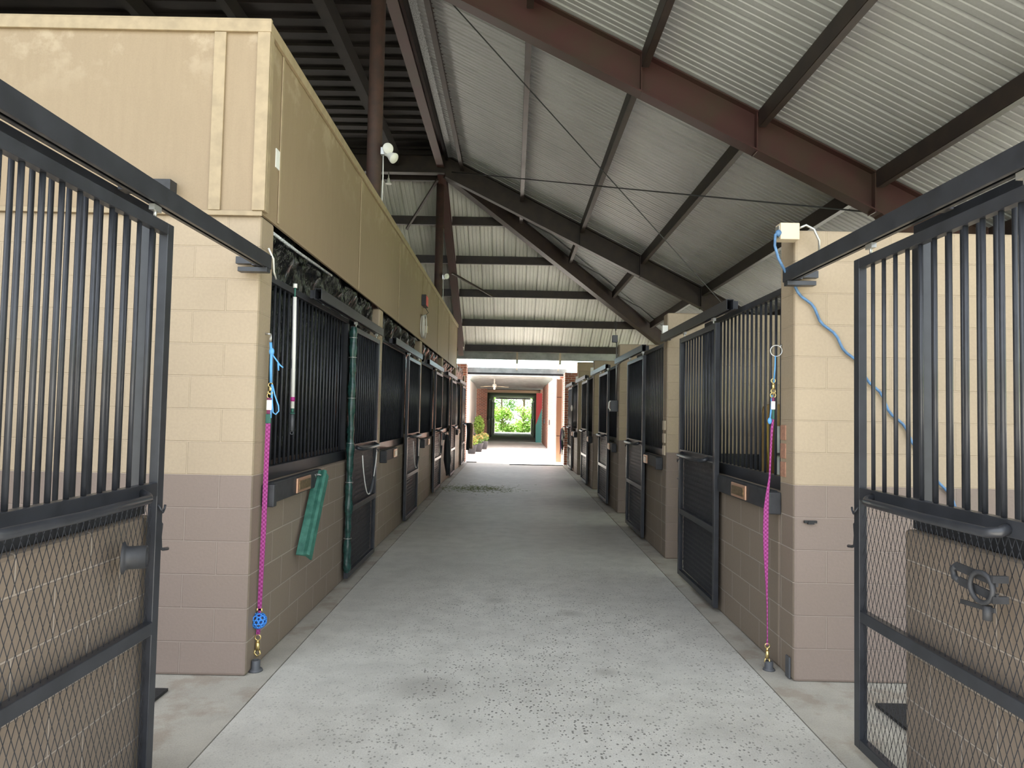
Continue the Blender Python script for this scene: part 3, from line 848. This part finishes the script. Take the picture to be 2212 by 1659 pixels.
for i, (z, w) in enumerate(((1.545, 'top one of three'), (1.425, 'middle one of three'), (1.305, 'bottom one of three'))):
    tag(MB().box(XR-.006, XR+.01, 4.53, 4.615, z-.049, z+.049).build('clay_tile', M['clay'], bevel=.003), 'square clay-coloured tile on the right wall corner, ' + w, 'tile', 'clay tiles in the right wall corner')
for z, w in ((1.53, 'upper'), (1.38, 'middle'), (1.24, 'lower')):
    tag(MB().box(XR-.012, XR+.004, 8.10, 8.22, z-.055, z+.055).build('pale_tile', M['cream_box'], bevel=.003), 'pale rectangular tile on the second right wall end, %s of three' % w, 'tile', 'pale tiles on the second right wall end')
# pole
pr = empty('taped_pole', (-1.575, 4.93, 0), 'white plastic pole with coloured tape bands hung on the left grille', 'pole')
tl = lambda z: ((z-2.5)*-.0)
MB().tube([(0, 0, 2.435), (.002, .01, 2.1), (0, .03, 1.64)], .0135, 12).build('pole', M['white'], pr)
MB().tube([(0, 0, 2.50), (0, 0, 2.53)], .0145, 10).build('end_cap', M['white'], pr)
MB().tube([(0, 0, 2.436), (0, 0, 2.50)], .007, 8).build('green_tape', M['tape_g'], pr)
MB().tube([(0, .018, 1.99), (0, .020, 1.925)], .0148, 12).build('navy_tape', M['tape_n'], pr)
MB().tube([(0, .026, 1.72), (0, .027, 1.69)], .0155, 12).build('magenta_tape', M['tape_m'], pr)
MB().tube([(0, .03, 1.639), (0, .03, 1.61)], .010, 12).lathe([(0.0, 0), (.018, 0), (.018, .008), (0, .008)], (0, .03, 1.60), (0, 0, 1), 14).build('collar', M['tape_g'], pr)
MB().tube([(0, .03, 1.598), (0, .032, 1.48)], .0115, 12).ring((0, .032, 1.465), .011, .003, (0, 1, 0), 12, 6).build('grip', M['grey_box'], pr)
# green board
A = Vector((-1.515, 5.60, 1.135)); B = Vector((-1.505, 5.15, .555)); dd = (B-A).normalized()
def sect(mb, A, B, poly):
    d = (B-A).normalized(); a = Vector((.6, -.8, 0)); a = (a-d*a.dot(d)).normalized(); b = d.cross(a).normalized()
    n = len(poly); vs = [p+a*u+b*v for p in (A, B) for u, v in poly]
    return mb.add(vs, [tuple(range(n)), tuple(reversed(range(n, 2*n)))]+[(i, i+n, (i+1) % n+n, (i+1) % n) for i in range(n)])
gb = empty('green_bracket', (0, 0, 0), 'worn green wooden rack arm hanging at a slant from a ring on the left wall', 'rack arm')
sect(MB(), A, B, [(-.030, -.060), (-.020, -.068), (.012, -.026), (.040, -.012), (.040, .012), (.012, .026), (-.020, .068), (-.030, .060), (.0, 0)]).build('arm', M['green'], gb, bevel=.003)
MB().ring((-1.532, 5.52, 1.12), .026, .005, (.2, .3, 1), 16, 8, .8).tube([(-1.598, 5.44, 1.125), (-1.56, 5.46, 1.13), (-1.54, 5.48, 1.12), (-1.545, 5.5, 1.10)], .005, 8).build('steel_ring', M['zinc'], gb)
# conduit under plywood
tag(MB().tube([(-1.625, 4.56, 2.805), (-1.62, 5.1, 2.80), (-1.618, 6.05, 2.812)], .011, 8).build('conduit_pipe', M['galv']), 'thin grey conduit along the bottom edge of the left plywood', 'pipe')
tag(MB().tube([(-1.585, 4.40, 2.66), (-1.565, 4.44, 2.60), (-1.58, 4.50, 2.53), (-1.60, 4.6, 2.50)], .006, 8).build('wire_loop', M['white']), 'short white wire behind the end of the left foreground track', 'wire')
tag(MB().box(XL+.007, XL+.013, 4.49, 4.57, 3.22, 3.345).build('paper_tag', M['white']), 'small white paper notice on the left plywood near its front corner', 'notice')
es = empty('red_sign', (XL+.007, 11.75, 3.44), 'small red lit-looking sign in a black box on the left plywood', 'sign')
MB().box(0, .075, 0, .30, 0, .19).build('housing', M['blackflat'], es, bevel=.004)
MB().box(.076, .080, .02, .28, .015, .175).build('face', M['red'], es)
tag(MB().tube([(XL+.05, 11.95, 3.43), (XL+.09, 12.05, 3.36), (XL+.04, 11.95, 3.29), (XL+.03, 11.9, 3.2)], .006, 6).ball((XL+.05, 11.92, 3.27), .035, 10, 6).build('sign_cable', M['cable']), 'thin dark cable dropping from the red sign', 'cable')
hc = MB()
for i in range(4): hc.ring((XL+.025+.016*i, 11.75, 3.08), .15+.006*i, .008, (1, .1*i, 0), 24, 6, 1.2)
tag(hc.build('cable_coil', M['white']), 'coil of white cable hanging on the left plywood under the red sign', 'coil')
tag(MB().box(XL+.008, XL+.07, 12.1, 12.2, 3.02, 3.14).build('switch_box', M['cream_box'], bevel=.004), 'small tan box on the left plywood beside the white coil', 'box')
# outlet box and blue cord
ob = empty('outlet_box', (1.69, 4.33, 2.76), 'cream outlet box on the top corner of the right block wall', 'outlet')
MB().box(-.035, .085, -.02, .068, .0, .105).build('housing', M['cream_box'], ob, bevel=.004)
MB().box(-.040, -.036, -.005, .055, .015, .09).build('cover_plate', M['zinc'], ob)
MB().tube([(.085, -.0, .075), (.13, -.005, .095), (.18, -.005, .07), (.215, .0, -.0), (.235, .045, -.08)], .008, 10).build('flexible_conduit', M['zinc'], ob)
pts = [(1.648, 4.33, 2.80), (1.625, 4.32, 2.79), (1.622, 4.32, 2.72), (1.65, 4.33, 2.64), (1.70, 4.345, 2.56)]
for i in range(1, 60):
    t = i/59; xx = 1.70+1.42*t; zz = 2.56-1.98*t+.17*math.sin(PI*t)*.55
    n = .012*math.sin(t*62)+.004*math.sin(t*23)
    pts.append((xx+n*.8, 4.381, zz+n*.6))
tag(MB().tube(pts, .0085, 8).ball((1.648, 4.325, 2.80), .022, 10, 6).build('extension_cord', M['cord']), 'blue extension cord drooping diagonally across the right cream wall', 'cord')
tag(MB().box(1.84, 1.92, 4.386, 4.399, .985, 1.0).box(1.862, 1.90, 4.380, 4.398, .978, .995).build('wall_anchor', M['rubber']), 'small rusty anchor stub on the brown part of the right front wall', 'anchor')
# rubber mats
tag(MB().box(-5.3, -1.95, .4, 4.06, .002, .018).build('rubber_mat', M['rubber']), 'black rubber mat on the floor of the left foreground stall', 'mat', 'rubber stall mats')
tag(MB().box(2.11, 5.3, .4, 4.06, .002, .018).build('rubber_mat', M['rubber']), 'black rubber mat on the floor of the right foreground stall', 'mat', 'rubber stall mats')
# inside first right stall
tag(MB().box(XR+.25, 2.86, 8.02, 8.055, .0, 1.22).build('rubber_lining', M['rubber']), 'black rubber wall lining inside the first right stall', 'wall lining')
yb = empty('ochre_panel', (0, 0, 0), 'ochre-brown panel with a yellow rope edge standing inside the first right stall', 'panel')
pp = [(2.84, .0), (3.5, .0), (3.5, 1.80), (2.92, 1.80), (2.86, 1.77), (2.84, 1.70)]
MB().prism(pp, 'y', 7.93, 7.96).build('panel', M['ochre'], yb, bevel=.004)
MB().tube([(2.90, 7.92, 1.60), (2.90, 7.92, 1.3), (2.93, 7.92, .9)], .010, 6).build('rope', M['yellow'], yb)
MB().box(2.98, 3.5, 7.90, 7.928, .6, 1.55).build('pale_face', M['paint_grey'], yb)
MB().box(2.98, 3.5, 7.86, 7.89, 1.22, 1.25).build('dark_bar', M['blackflat'], yb)
# loops on left doors
for i in (1, 2, 3):
    y0 = DL[i]+.25; pts = []
    for j in range(17):
        t = j/16; pts.append((-1.475, y0+.72*t, 1.19-.42*math.sin(PI*t)**.8))
    r = empty('rope_loop', (0, 0, 0), 'pale rope loop sagging across the %s stall door down the left row' % ORD[i-1], 'rope', 'rope loops on the left doors')
    MB().tube(pts, .005, 8).build('rope', M['white'], r)
    MB().tube(pts[9:14], .014, 8).build('dark_sleeve', M['grey_box'], r)
# electrical box and loop on right
r = empty('switch_box', (1.70, 11.76, 1.70), 'grey electrical box with a white handle on the third right wall end', 'switch')
MB().box(-.05, .075, 0, .19, 0, .19).build('housing', M['grey_box'], r, bevel=.006)
MB().tube([(-.05, .01, .18), (-.08, .0, .16), (-.085, .0, .06), (-.05, .01, .02)], .010, 8).build('handle', M['white'], r)
MB().tube([(.05, .08, .19), (.05, .08, 1.2)], .011, 8).build('conduit', M['zinc'], r)
r = empty('hanging_fitting', (1.73, 11.80, 2.86), 'grey cable fitting with a thin wire loop above the right track', 'fitting')
MB().box(-.06, .03, -.03, .06, .02, .14).build('body', M['grey_box'], r, bevel=.006)
MB().tube([(0, 0, .14), (-.01, 0, .24), (-.025, 0, .33), (-.005, 0, .39), (.012, 0, .33), (.0, 0, .22)], .005, 6).build('wire', M['cable'], r)
for (y, s) in ((8.0, 1), (15.36, 2), (19.0, 3)):
    tag(MB().box(1.70, 1.76, y-.06, y-.0, 2.59, 2.68).build('track_stop', M['white']), ['', 'small white bracket at the end of the track by the second right wall end', 'small white bracket on the track by the fourth right wall end', 'small white bracket on the track by the fifth right wall end'][s], 'bracket', 'white track brackets')
# hangings far away
r = empty('saddle_blanket', (-1.435, 21.95, 1.28), 'brown and dark folded horse blanket hung at the far end of the left row', 'blanket')
for (dx, m, w, h) in ((0, 'darkcloth', .30, .82), (.10, 'tancloth', .24, .78)):
    vs = []; ns = 14
    for j in range(ns+1):
        t = j/ns; zz = -h*t; sw = .03*math.sin(t*5+dx*9)
        for k2, (a, b) in enumerate(((-.02, -w/2), (.07, -w/2*.8), (.08, w/2*.8), (-.02, w/2))):
            vs.append((dx+a+sw*.4+.02*t, b*(1-.2*t)+sw, zz))
    fs = [(j*4+q, j*4+(q+1) % 4, (j+1)*4+(q+1) % 4, (j+1)*4+q) for j in range(ns) for q in range(4)] + [(3, 2, 1, 0), (ns*4, ns*4+1, ns*4+2, ns*4+3)]
    MB().add(vs, fs, True).build('blanket_fold', M[m], r)
MB().box(-.10, .14, -.02, .02, .0, .03).build('hanger', M['black'], r)
r = empty('halter_bundle', (1.55, 21.75, 1.22), 'bundle of dark and purple halters hung at the far end of the right row', 'halter')
for (m, n, sp) in (('darkcloth', 5, .8), ('purple', 4, .95), ('tape_g', 3, .85), ('white', 2, .4)):
    mb = MB()
    for q in range(n):
        a = random.uniform(-.09, .06); b = random.uniform(-.12, .12); L = sp*random.uniform(.7, 1)
        mb.tube([(.03, 0, .03), (a*.6, b*.5, -.05), (a, b, -L*.5), (a+random.uniform(-.03, .03), b, -L), (a+.04, b*.5, -L*.6), (.03, 0, -.02)], .011, 6)
    mb.build('rope', M[m], r)
MB().box(.02, .07, -.01, .01, .02, .05).build('hook', M['black'], r)
tag(MB().ball((1.68, 19.9, 1.82), .09, 14, 8, (.3, 1, 1)).build('hanging_disc', M['white']), 'round white item hanging on the far right stall grille', 'ornament')
tag(MB().tube([(-1.50, 15.9, 1.12), (-1.49, 15.92, .9), (-1.48, 15.95, .55), (-1.46, 15.9, .22)], [.03, .07, .09, .04], 8).tube([(-1.49, 15.72, 1.1), (-1.48, 15.75, .6), (-1.47, 15.78, .2)], [.02, .035, .02], 8).build('hanging_cover', M['darkcloth']),
    'dark bundled cover hanging on the low wall of the fourth left stall', 'cover')
# hay scatter
hs = MB()
for q in range(900):
    cx = random.gauss(-.75, .42); cy = random.gauss(15.0, .35)
    if not (-1.5 < cx < .6): continue
    a = random.uniform(0, PI); L = random.uniform(.01, .035); dx, dy = math.cos(a)*L, math.sin(a)*L
    z = random.uniform(.002, .012); w = .003
    hs.add([(cx-dx, cy-dy, z), (cx+dx, cy+dy, z+.002), (cx+dx+w, cy+dy+w, z+.006), (cx-dx+w, cy-dy+w, z+.004)], [(0, 1, 2, 3)])
tag(hs.build('hay', M['hay'], fix=False), 'scattered green hay stalks across the aisle floor', 'hay', kind='stuff')
tag(MB().box(-.08, 1.62, 22.15, 22.28, .001, .022).build('threshold_strip', M['rubber'], bevel=.004), 'dark ribbed strip lying across the right side of the far aisle end', 'strip', 'floor strips at the far aisle end')
tag(MB().box(-1.50, -1.17, 22.9, 23.05, .0, .02).build('threshold_strip', M['rubber'], bevel=.004), 'short dark strip on the floor by the left brick pier', 'strip', 'floor strips at the far aisle end')

# ------------------------------------------------------------------ far end, courtyard, second barn
wall('wall_pier_left', -2.0, -1.56, 22.94, 23.4, 0, 3.25, M['brick'], .004)
wall('wall_pier_right', 1.68, 2.07, 22.62, 23.4, 0, 3.0, M['brick'], .004)
trim(MB().box(-1.56, 1.80, 23.5, 23.75, 3.0, 3.17), 'paint_grey')
trim(MB().box(-1.56, 1.80, 23.46, 23.5, 2.93, 3.0), 'blackflat')
trim(MB().box(-1.66, -1.57, 23.45, 23.75, 0, 3.17), 'paint_grey')
for x, w in ((.1, 'left'), (1.5, 'right')):
    tag(MB().tube([(x, 22.55, 3.5), (x, 23.5, 3.1)], .012, 6).box(x-.03, x+.03, 22.5, 22.56, 3.25, 3.62).build('hanger_rod', M['cream_box']), 'pale hanger rod under the far eave, %s one of two' % w, 'rod', 'hanger rods at the far eave')
td = empty('tan_door', (1.44, 23.42, 0), 'tall tan panelled door edge with white trim at the right of the far opening', 'door')
MB().box(.03, .20, 0, .07, .03, 2.82).build('leaf', M['tan'], td, bevel=.003)
MB().box(.0, .028, -.005, .075, .02, 2.84).build('trim', M['whitewall'], td); MB().box(.202, .235, -.005, .075, .02, 2.84).build('trim', M['whitewall'], td)
for z in (.9, 2.2): MB().box(.03, .20, -.006, -.001, z, z+.02).build('cross_line', M['steel_brown'], td)
wall('wall_court_left', -2.3, -2.1, 23.8, 39.8, 0, 3.2, M['whitewall'], 0)
wall('wall_court_right', 1.66, 1.9, 25.0, 39.0, 0, 3.1, M['brick'], 0)
wall('wall_pier_left', -2.12, -1.5, 39.9, 40.4, 0, 3.1, M['brick'], 0)
wall('wall_pier_right', 1.55, 1.95, 39.9, 40.4, 0, 3.1, M['brick'], 0)
struct(MB().prism([(33.0, 3.41), (40.4, 3.0), (40.4, 3.05), (33.0, 3.46)], 'x', -2.3, 1.9).build('ceiling', M['paint_grey']))
# second barn
wall('wall_barn_left', -5, -1.5, 40.45, 58.5, 0, 1.2, M['block_l'], 0)
wall('wall_barn_right', 1.5, 5, 40.45, 58.5, 0, 1.2, M['block_r'], 0)
wall('wall_barn_left', -5, -1.62, 40.45, 58.5, 1.2, 2.95, M['darkdeck'], 0)
wall('wall_barn_right', 1.62, 5, 40.45, 58.5, 1.2, 2.95, M['darkdeck'], 0)
struct(MB().box(-5, 5, 40.45, 58.6, 2.96, 3.05).build('ceiling', M['darkdeck']))
trim(MB().box(-1.5, 1.55, 40.1, 40.3, 2.82, 2.98), 'tan')
trim(MB().box(-1.45, 1.45, 58.3, 58.5, 2.82, 2.95), 'whitewall')
def pale_roof(t): return (t, 34.0, 3.50), (t, 46, 6.2)
ob2 = struct(sheet(-5.2, 5.2, pale_roof).build('roof', M['paleroof']))
for side in (-1, 1):
    for q in range(3):
        src = d0 if side < 0 else e0
        loc = (-1.455 if side < 0 else 1.455, 42.2+5.2*q, 0)
        c = bpy.data.objects.new('far_stall_door', None); COL.objects.link(c); c.location = loc
        tag(c, 'black stall door in the far barn beyond the courtyard, %s, %s' % ('left side' if side < 0 else 'right side', ['nearest', 'middle', 'farthest'][q]), 'door', 'stall doors in the far barn')
        MB().box(-.02, .02, 0, .06, .03, 2.5).box(-.02, .02, 1.34, 1.4, .03, 2.5).box(-.02, .02, .06, 1.34, 2.44, 2.5).box(-.02, .02, .06, 1.34, 1.2, 1.27).box(-.02, .02, .06, 1.34, .03, .09).build('frame', M['black'], c)
        MB().box(-.012, .012, .06, 1.34, .09, 1.2).build('lower_panel', M['blackflat'], c)
        bb = MB()
        for z in range(11): bb.tube([(0, .16+.1*z, 1.27), (0, .16+.1*z, 2.44)], .012, 6)
        bb.build('bars', M['black'], c)
# red / teal door
rd = empty('painted_door', (1.30, 39.2, 0), 'red and teal painted door standing open by the right brick wall', 'door')
zs = lambda u: 1.0+.75*u
MB().prism([(0, .03), (.33, .03), (.33, 1.95), (0, 1.0)], 'y', 0, .05).build('teal_half', M['teal'], rd)
MB().prism([(0, 1.005), (.33, 1.955), (.33, 2.8), (0, 2.8)], 'y', 0, .05).build('red_half', M['redpaint'], rd)
# lamps / boxes on brick
for y, w in ((31.0, 'nearer'), (36.0, 'farther')):
    tag(MB().box(1.60, 1.655, y, y+.2, 1.15, 1.38).build('wall_box', M['grey_box']), 'small grey box on the right courtyard brick wall, the %s of two' % w, 'box', 'boxes on the courtyard brick wall')
# ceiling fan
fx, fy, fz = -.95, 34.5, 2.97
fan = empty('ceiling_fan', (fx, fy, fz), 'white ceiling fan hanging under the courtyard canopy', 'fan')
MB().tube([(0, 0, .08), (0, 0, .40)], .03, 8).build('rod', M['white'], fan)
MB().lathe([(0, -.07), (.08, -.06), (.12, 0), (.10, .08), (.04, .12), (0, .12)], (0, 0, 0), (0, 0, 1), 14).build('motor', M['white'], fan)
for q in range(5):
    a = 2*PI*q/5+.3; d = Vector((math.cos(a), math.sin(a), -.05))
    MB().bar(d*.12, d*.72, .14, .012).build('blade', M['cream_box'], fan)
MB().ball((0, 0, -.12), .06, 10, 6).build('globe', M['white'], fan)

def leaves(mb, c, R, n, size, sq=(1, 1, 1)):
    for q in range(n):
        v = Vector((random.gauss(0, 1), random.gauss(0, 1), random.gauss(0, 1))).normalized()*R*(random.random()**.45)
        p = Vector(c)+Vector((v.x*sq[0], v.y*sq[1], v.z*sq[2]))
        a = Vector((random.gauss(0, 1), random.gauss(0, 1), random.gauss(0, .6))).normalized()*size*random.uniform(.6, 1.3)
        b = a.cross(Vector((random.gauss(0, 1), random.gauss(0, 1), random.gauss(0, 1)))).normalized()*size*.4
        mb.add([p-a, p-b, p+a, p+b], [(0, 1, 2, 3)])
    return mb
# potted plants
def pot(mb, r, h): return mb.lathe([(0, 0), (r*.7, 0), (r, h*.92), (r*1.06, h*.92), (r*1.06, h), (r*.92, h), (r*.9, h*.9), (0, h*.88)], (0, 0, 0), (0, 0, 1), 16)
r = empty('potted_shrub', (-1.70, 35.0, 0), 'tall leafy green shrub in a dark pot by the white courtyard wall', 'plant')
pot(MB(), .25, .55).build('pot', M['terracotta'], r)
leaves(MB(), (0, 0, 1.0), .40, 900, .07, (.72, .75, 1.25)).build('foliage', M['leaf'], r, fix=False)
MB().tube([(0, 0, .45), (.02, 0, .9)], .02, 6).tube([(0, 0, .45), (-.08, .03, 1.0)], .015, 6).build('stem', M['bark'], r)
for (x, y, rr, h, lm, w) in ((-1.62, 27.8, .20, .34, 'leaf2', 'nearest the aisle, green and pink blooms'), (-1.45, 29.3, .22, .36, 'leaf3', 'with orange blooms, second from the aisle'),
                             (-1.30, 31.5, .20, .36, 'leaf3', 'with pale orange blooms, third from the aisle'), (-1.38, 33.3, .18, .32, 'leaf', 'with yellow-green leaves, beside the tall shrub')):
    r = empty('flower_pot', (x, y, 0), 'grey flower pot on the courtyard floor, ' + w, 'plant', 'flower pots along the white wall')
    pot(MB(), rr, h).build('pot', M['terracotta'], r)
    leaves(MB(), (0, 0, h+.16), .26, 350, .045, (1, 1, .8)).build('leaves', M['leaf2' if lm == 'leaf3' else 'leaf'], r, fix=False)
    leaves(MB(), (0, 0, h+.22), .24, 160, .04, (1, 1, .7)).build('blooms', M['leaf3'], r, fix=False)

# trees
def tree(x, y, h, R, lm, label, group, n=2600, trunk=.13, low=.0):
    r = empty('tree', (x, y, -.155), label, 'tree', group)
    tp = [(0, 0, 0)]
    for q in range(1, 6): tp.append((random.uniform(-.2, .2)*q/3, random.uniform(-.2, .2)*q/3, h*.9*q/5))
    mb = MB().tube(tp, [trunk*(1-.16*q) for q in range(6)], 8)
    for q in range(7):
        z0 = h*random.uniform(.25, .8); a = random.uniform(0, 2*PI); L = R*random.uniform(.6, 1)
        mb.tube([(0, 0, z0), (math.cos(a)*L*.6, math.sin(a)*L*.6, z0+L*.25), (math.cos(a)*L, math.sin(a)*L, z0+L*.5)], [.05, .035, .015], 6)
    mb.build('trunk', M['bark'], r)
    lf = MB()
    for q in range(16):
        z = low*h+(1-low)*h*random.uniform(.08, 1.0); rr = R*(1-.55*abs(z/h-.5))*random.uniform(.3, .85); a = random.uniform(0, 2*PI)
        leaves(lf, (math.cos(a)*rr, math.sin(a)*rr, z), R*.42, n//16, .13)
    lf.build('foliage', M[lm], r, fix=False)
    return r
gf = 'trees beyond the far barn'
tree(-3.2, 66, 7, 2.2, 'leaf', 'bright green tree filling the left of the far doorway', gf, 4200)
tree(-1.2, 75.5, 8, 1.9, 'leaf2', 'darker tree in the middle of the far doorway', gf, 3000, .12, .1)
tree(1.0, 70, 9, 1.6, 'leaf2', 'thin-trunked tree standing right of centre in the far doorway', gf, 1300, .16, .45)
tree(3.3, 68, 7, 1.9, 'leaf', 'bright green tree at the right edge of the far doorway', gf, 3200)
tree(.9, 63.5, 2.3, 1.1, 'leaf', 'low light green bush at the right foot of the far doorway', gf, 1800, .05)
tree(-.9, 64.0, 1.9, 1.2, 'leaf', 'low pale bush at the left foot of the far doorway', gf, 1800, .05)
for q, (x, y) in enumerate(((-8, 80), (-2.5, 86), (3.2, 80), (9, 86))):
    tree(x, y, 10, 3.0, 'leaf2', 'background tree behind the far doorway trees, %s of the back line' % ['leftmost', 'second from left', 'third from left', 'rightmost'][q], gf, 3400)
gr = 'trees outside the right eave'
base = tree(10.5, 2.5, 8, 2.8, 'leaf', 'green tree outside the right eave, glimpsed above the right foreground wall', gr, 4200)
for q, (x, y) in enumerate(((11.5, 8.5), (11, 14.5), (12, 20.5), (11.5, 27), (10.5, 33))):
    c = copy_tree(base, (x, y, -.155)); c.rotation_euler = (0, 0, q*1.3)
    c['label'] = 'green tree outside the right eave, %s one after the one by the right gate' % ORD[q]

# ------------------------------------------------------------------ light, world, camera
w = bpy.data.worlds.new('sky'); S.world = w; w.use_nodes = True
nt = w.node_tree; bg = nt.nodes['Background']
sky = nt.nodes.new('ShaderNodeTexSky'); sky.sky_type = 'NISHITA'; sky.sun_disc = False
sky.sun_elevation = math.radians(58); sky.sun_rotation = math.radians(-50); sky.air_density = 1.0; sky.dust_density = 3.0; sky.ozone_density = .6
mx = nt.nodes.new('ShaderNodeMix'); mx.data_type = 'RGBA'; mx.inputs[0].default_value = .55
mx.inputs[7].default_value = (9.0, 9.4, 9.6, 1)
nt.links.new(sky.outputs[0], mx.inputs[6]); nt.links.new(mx.outputs[2], bg.inputs['Color'])
bg.inputs['Strength'].default_value = .165
sl = bpy.data.lights.new('sun', 'SUN'); sl.energy = 12.0; sl.angle = math.radians(1.5); sl.color = (1, .96, .9)
so = bpy.data.objects.new('sun', sl); COL.objects.link(so)
sd = Vector((-.42, .03, .90)).normalized()
so.rotation_euler = sd.to_track_quat('Z', 'Y').to_euler()

cam = bpy.data.cameras.new('camera'); cam.sensor_width = 36; cam.lens = 1500/2212*36; cam.clip_end = 400
co = bpy.data.objects.new('camera', cam); COL.objects.link(co)
R = Matrix.Rotation(math.radians(.126), 4, 'Z') @ Matrix.Rotation(PI/2+math.radians(2.424), 4, 'X') @ Matrix.Rotation(.02, 4, 'Z')
co.matrix_world = Matrix.Translation((0, 0, 1.635)) @ R
S.camera = co
S.view_settings.view_transform = 'Standard'; S.view_settings.look = 'None'
S.view_settings.exposure = 1.62; S.view_settings.gamma = 1; S.view_settings.use_curve_mapping = False
S.cycles.max_bounces = 10; S.cycles.diffuse_bounces = 6
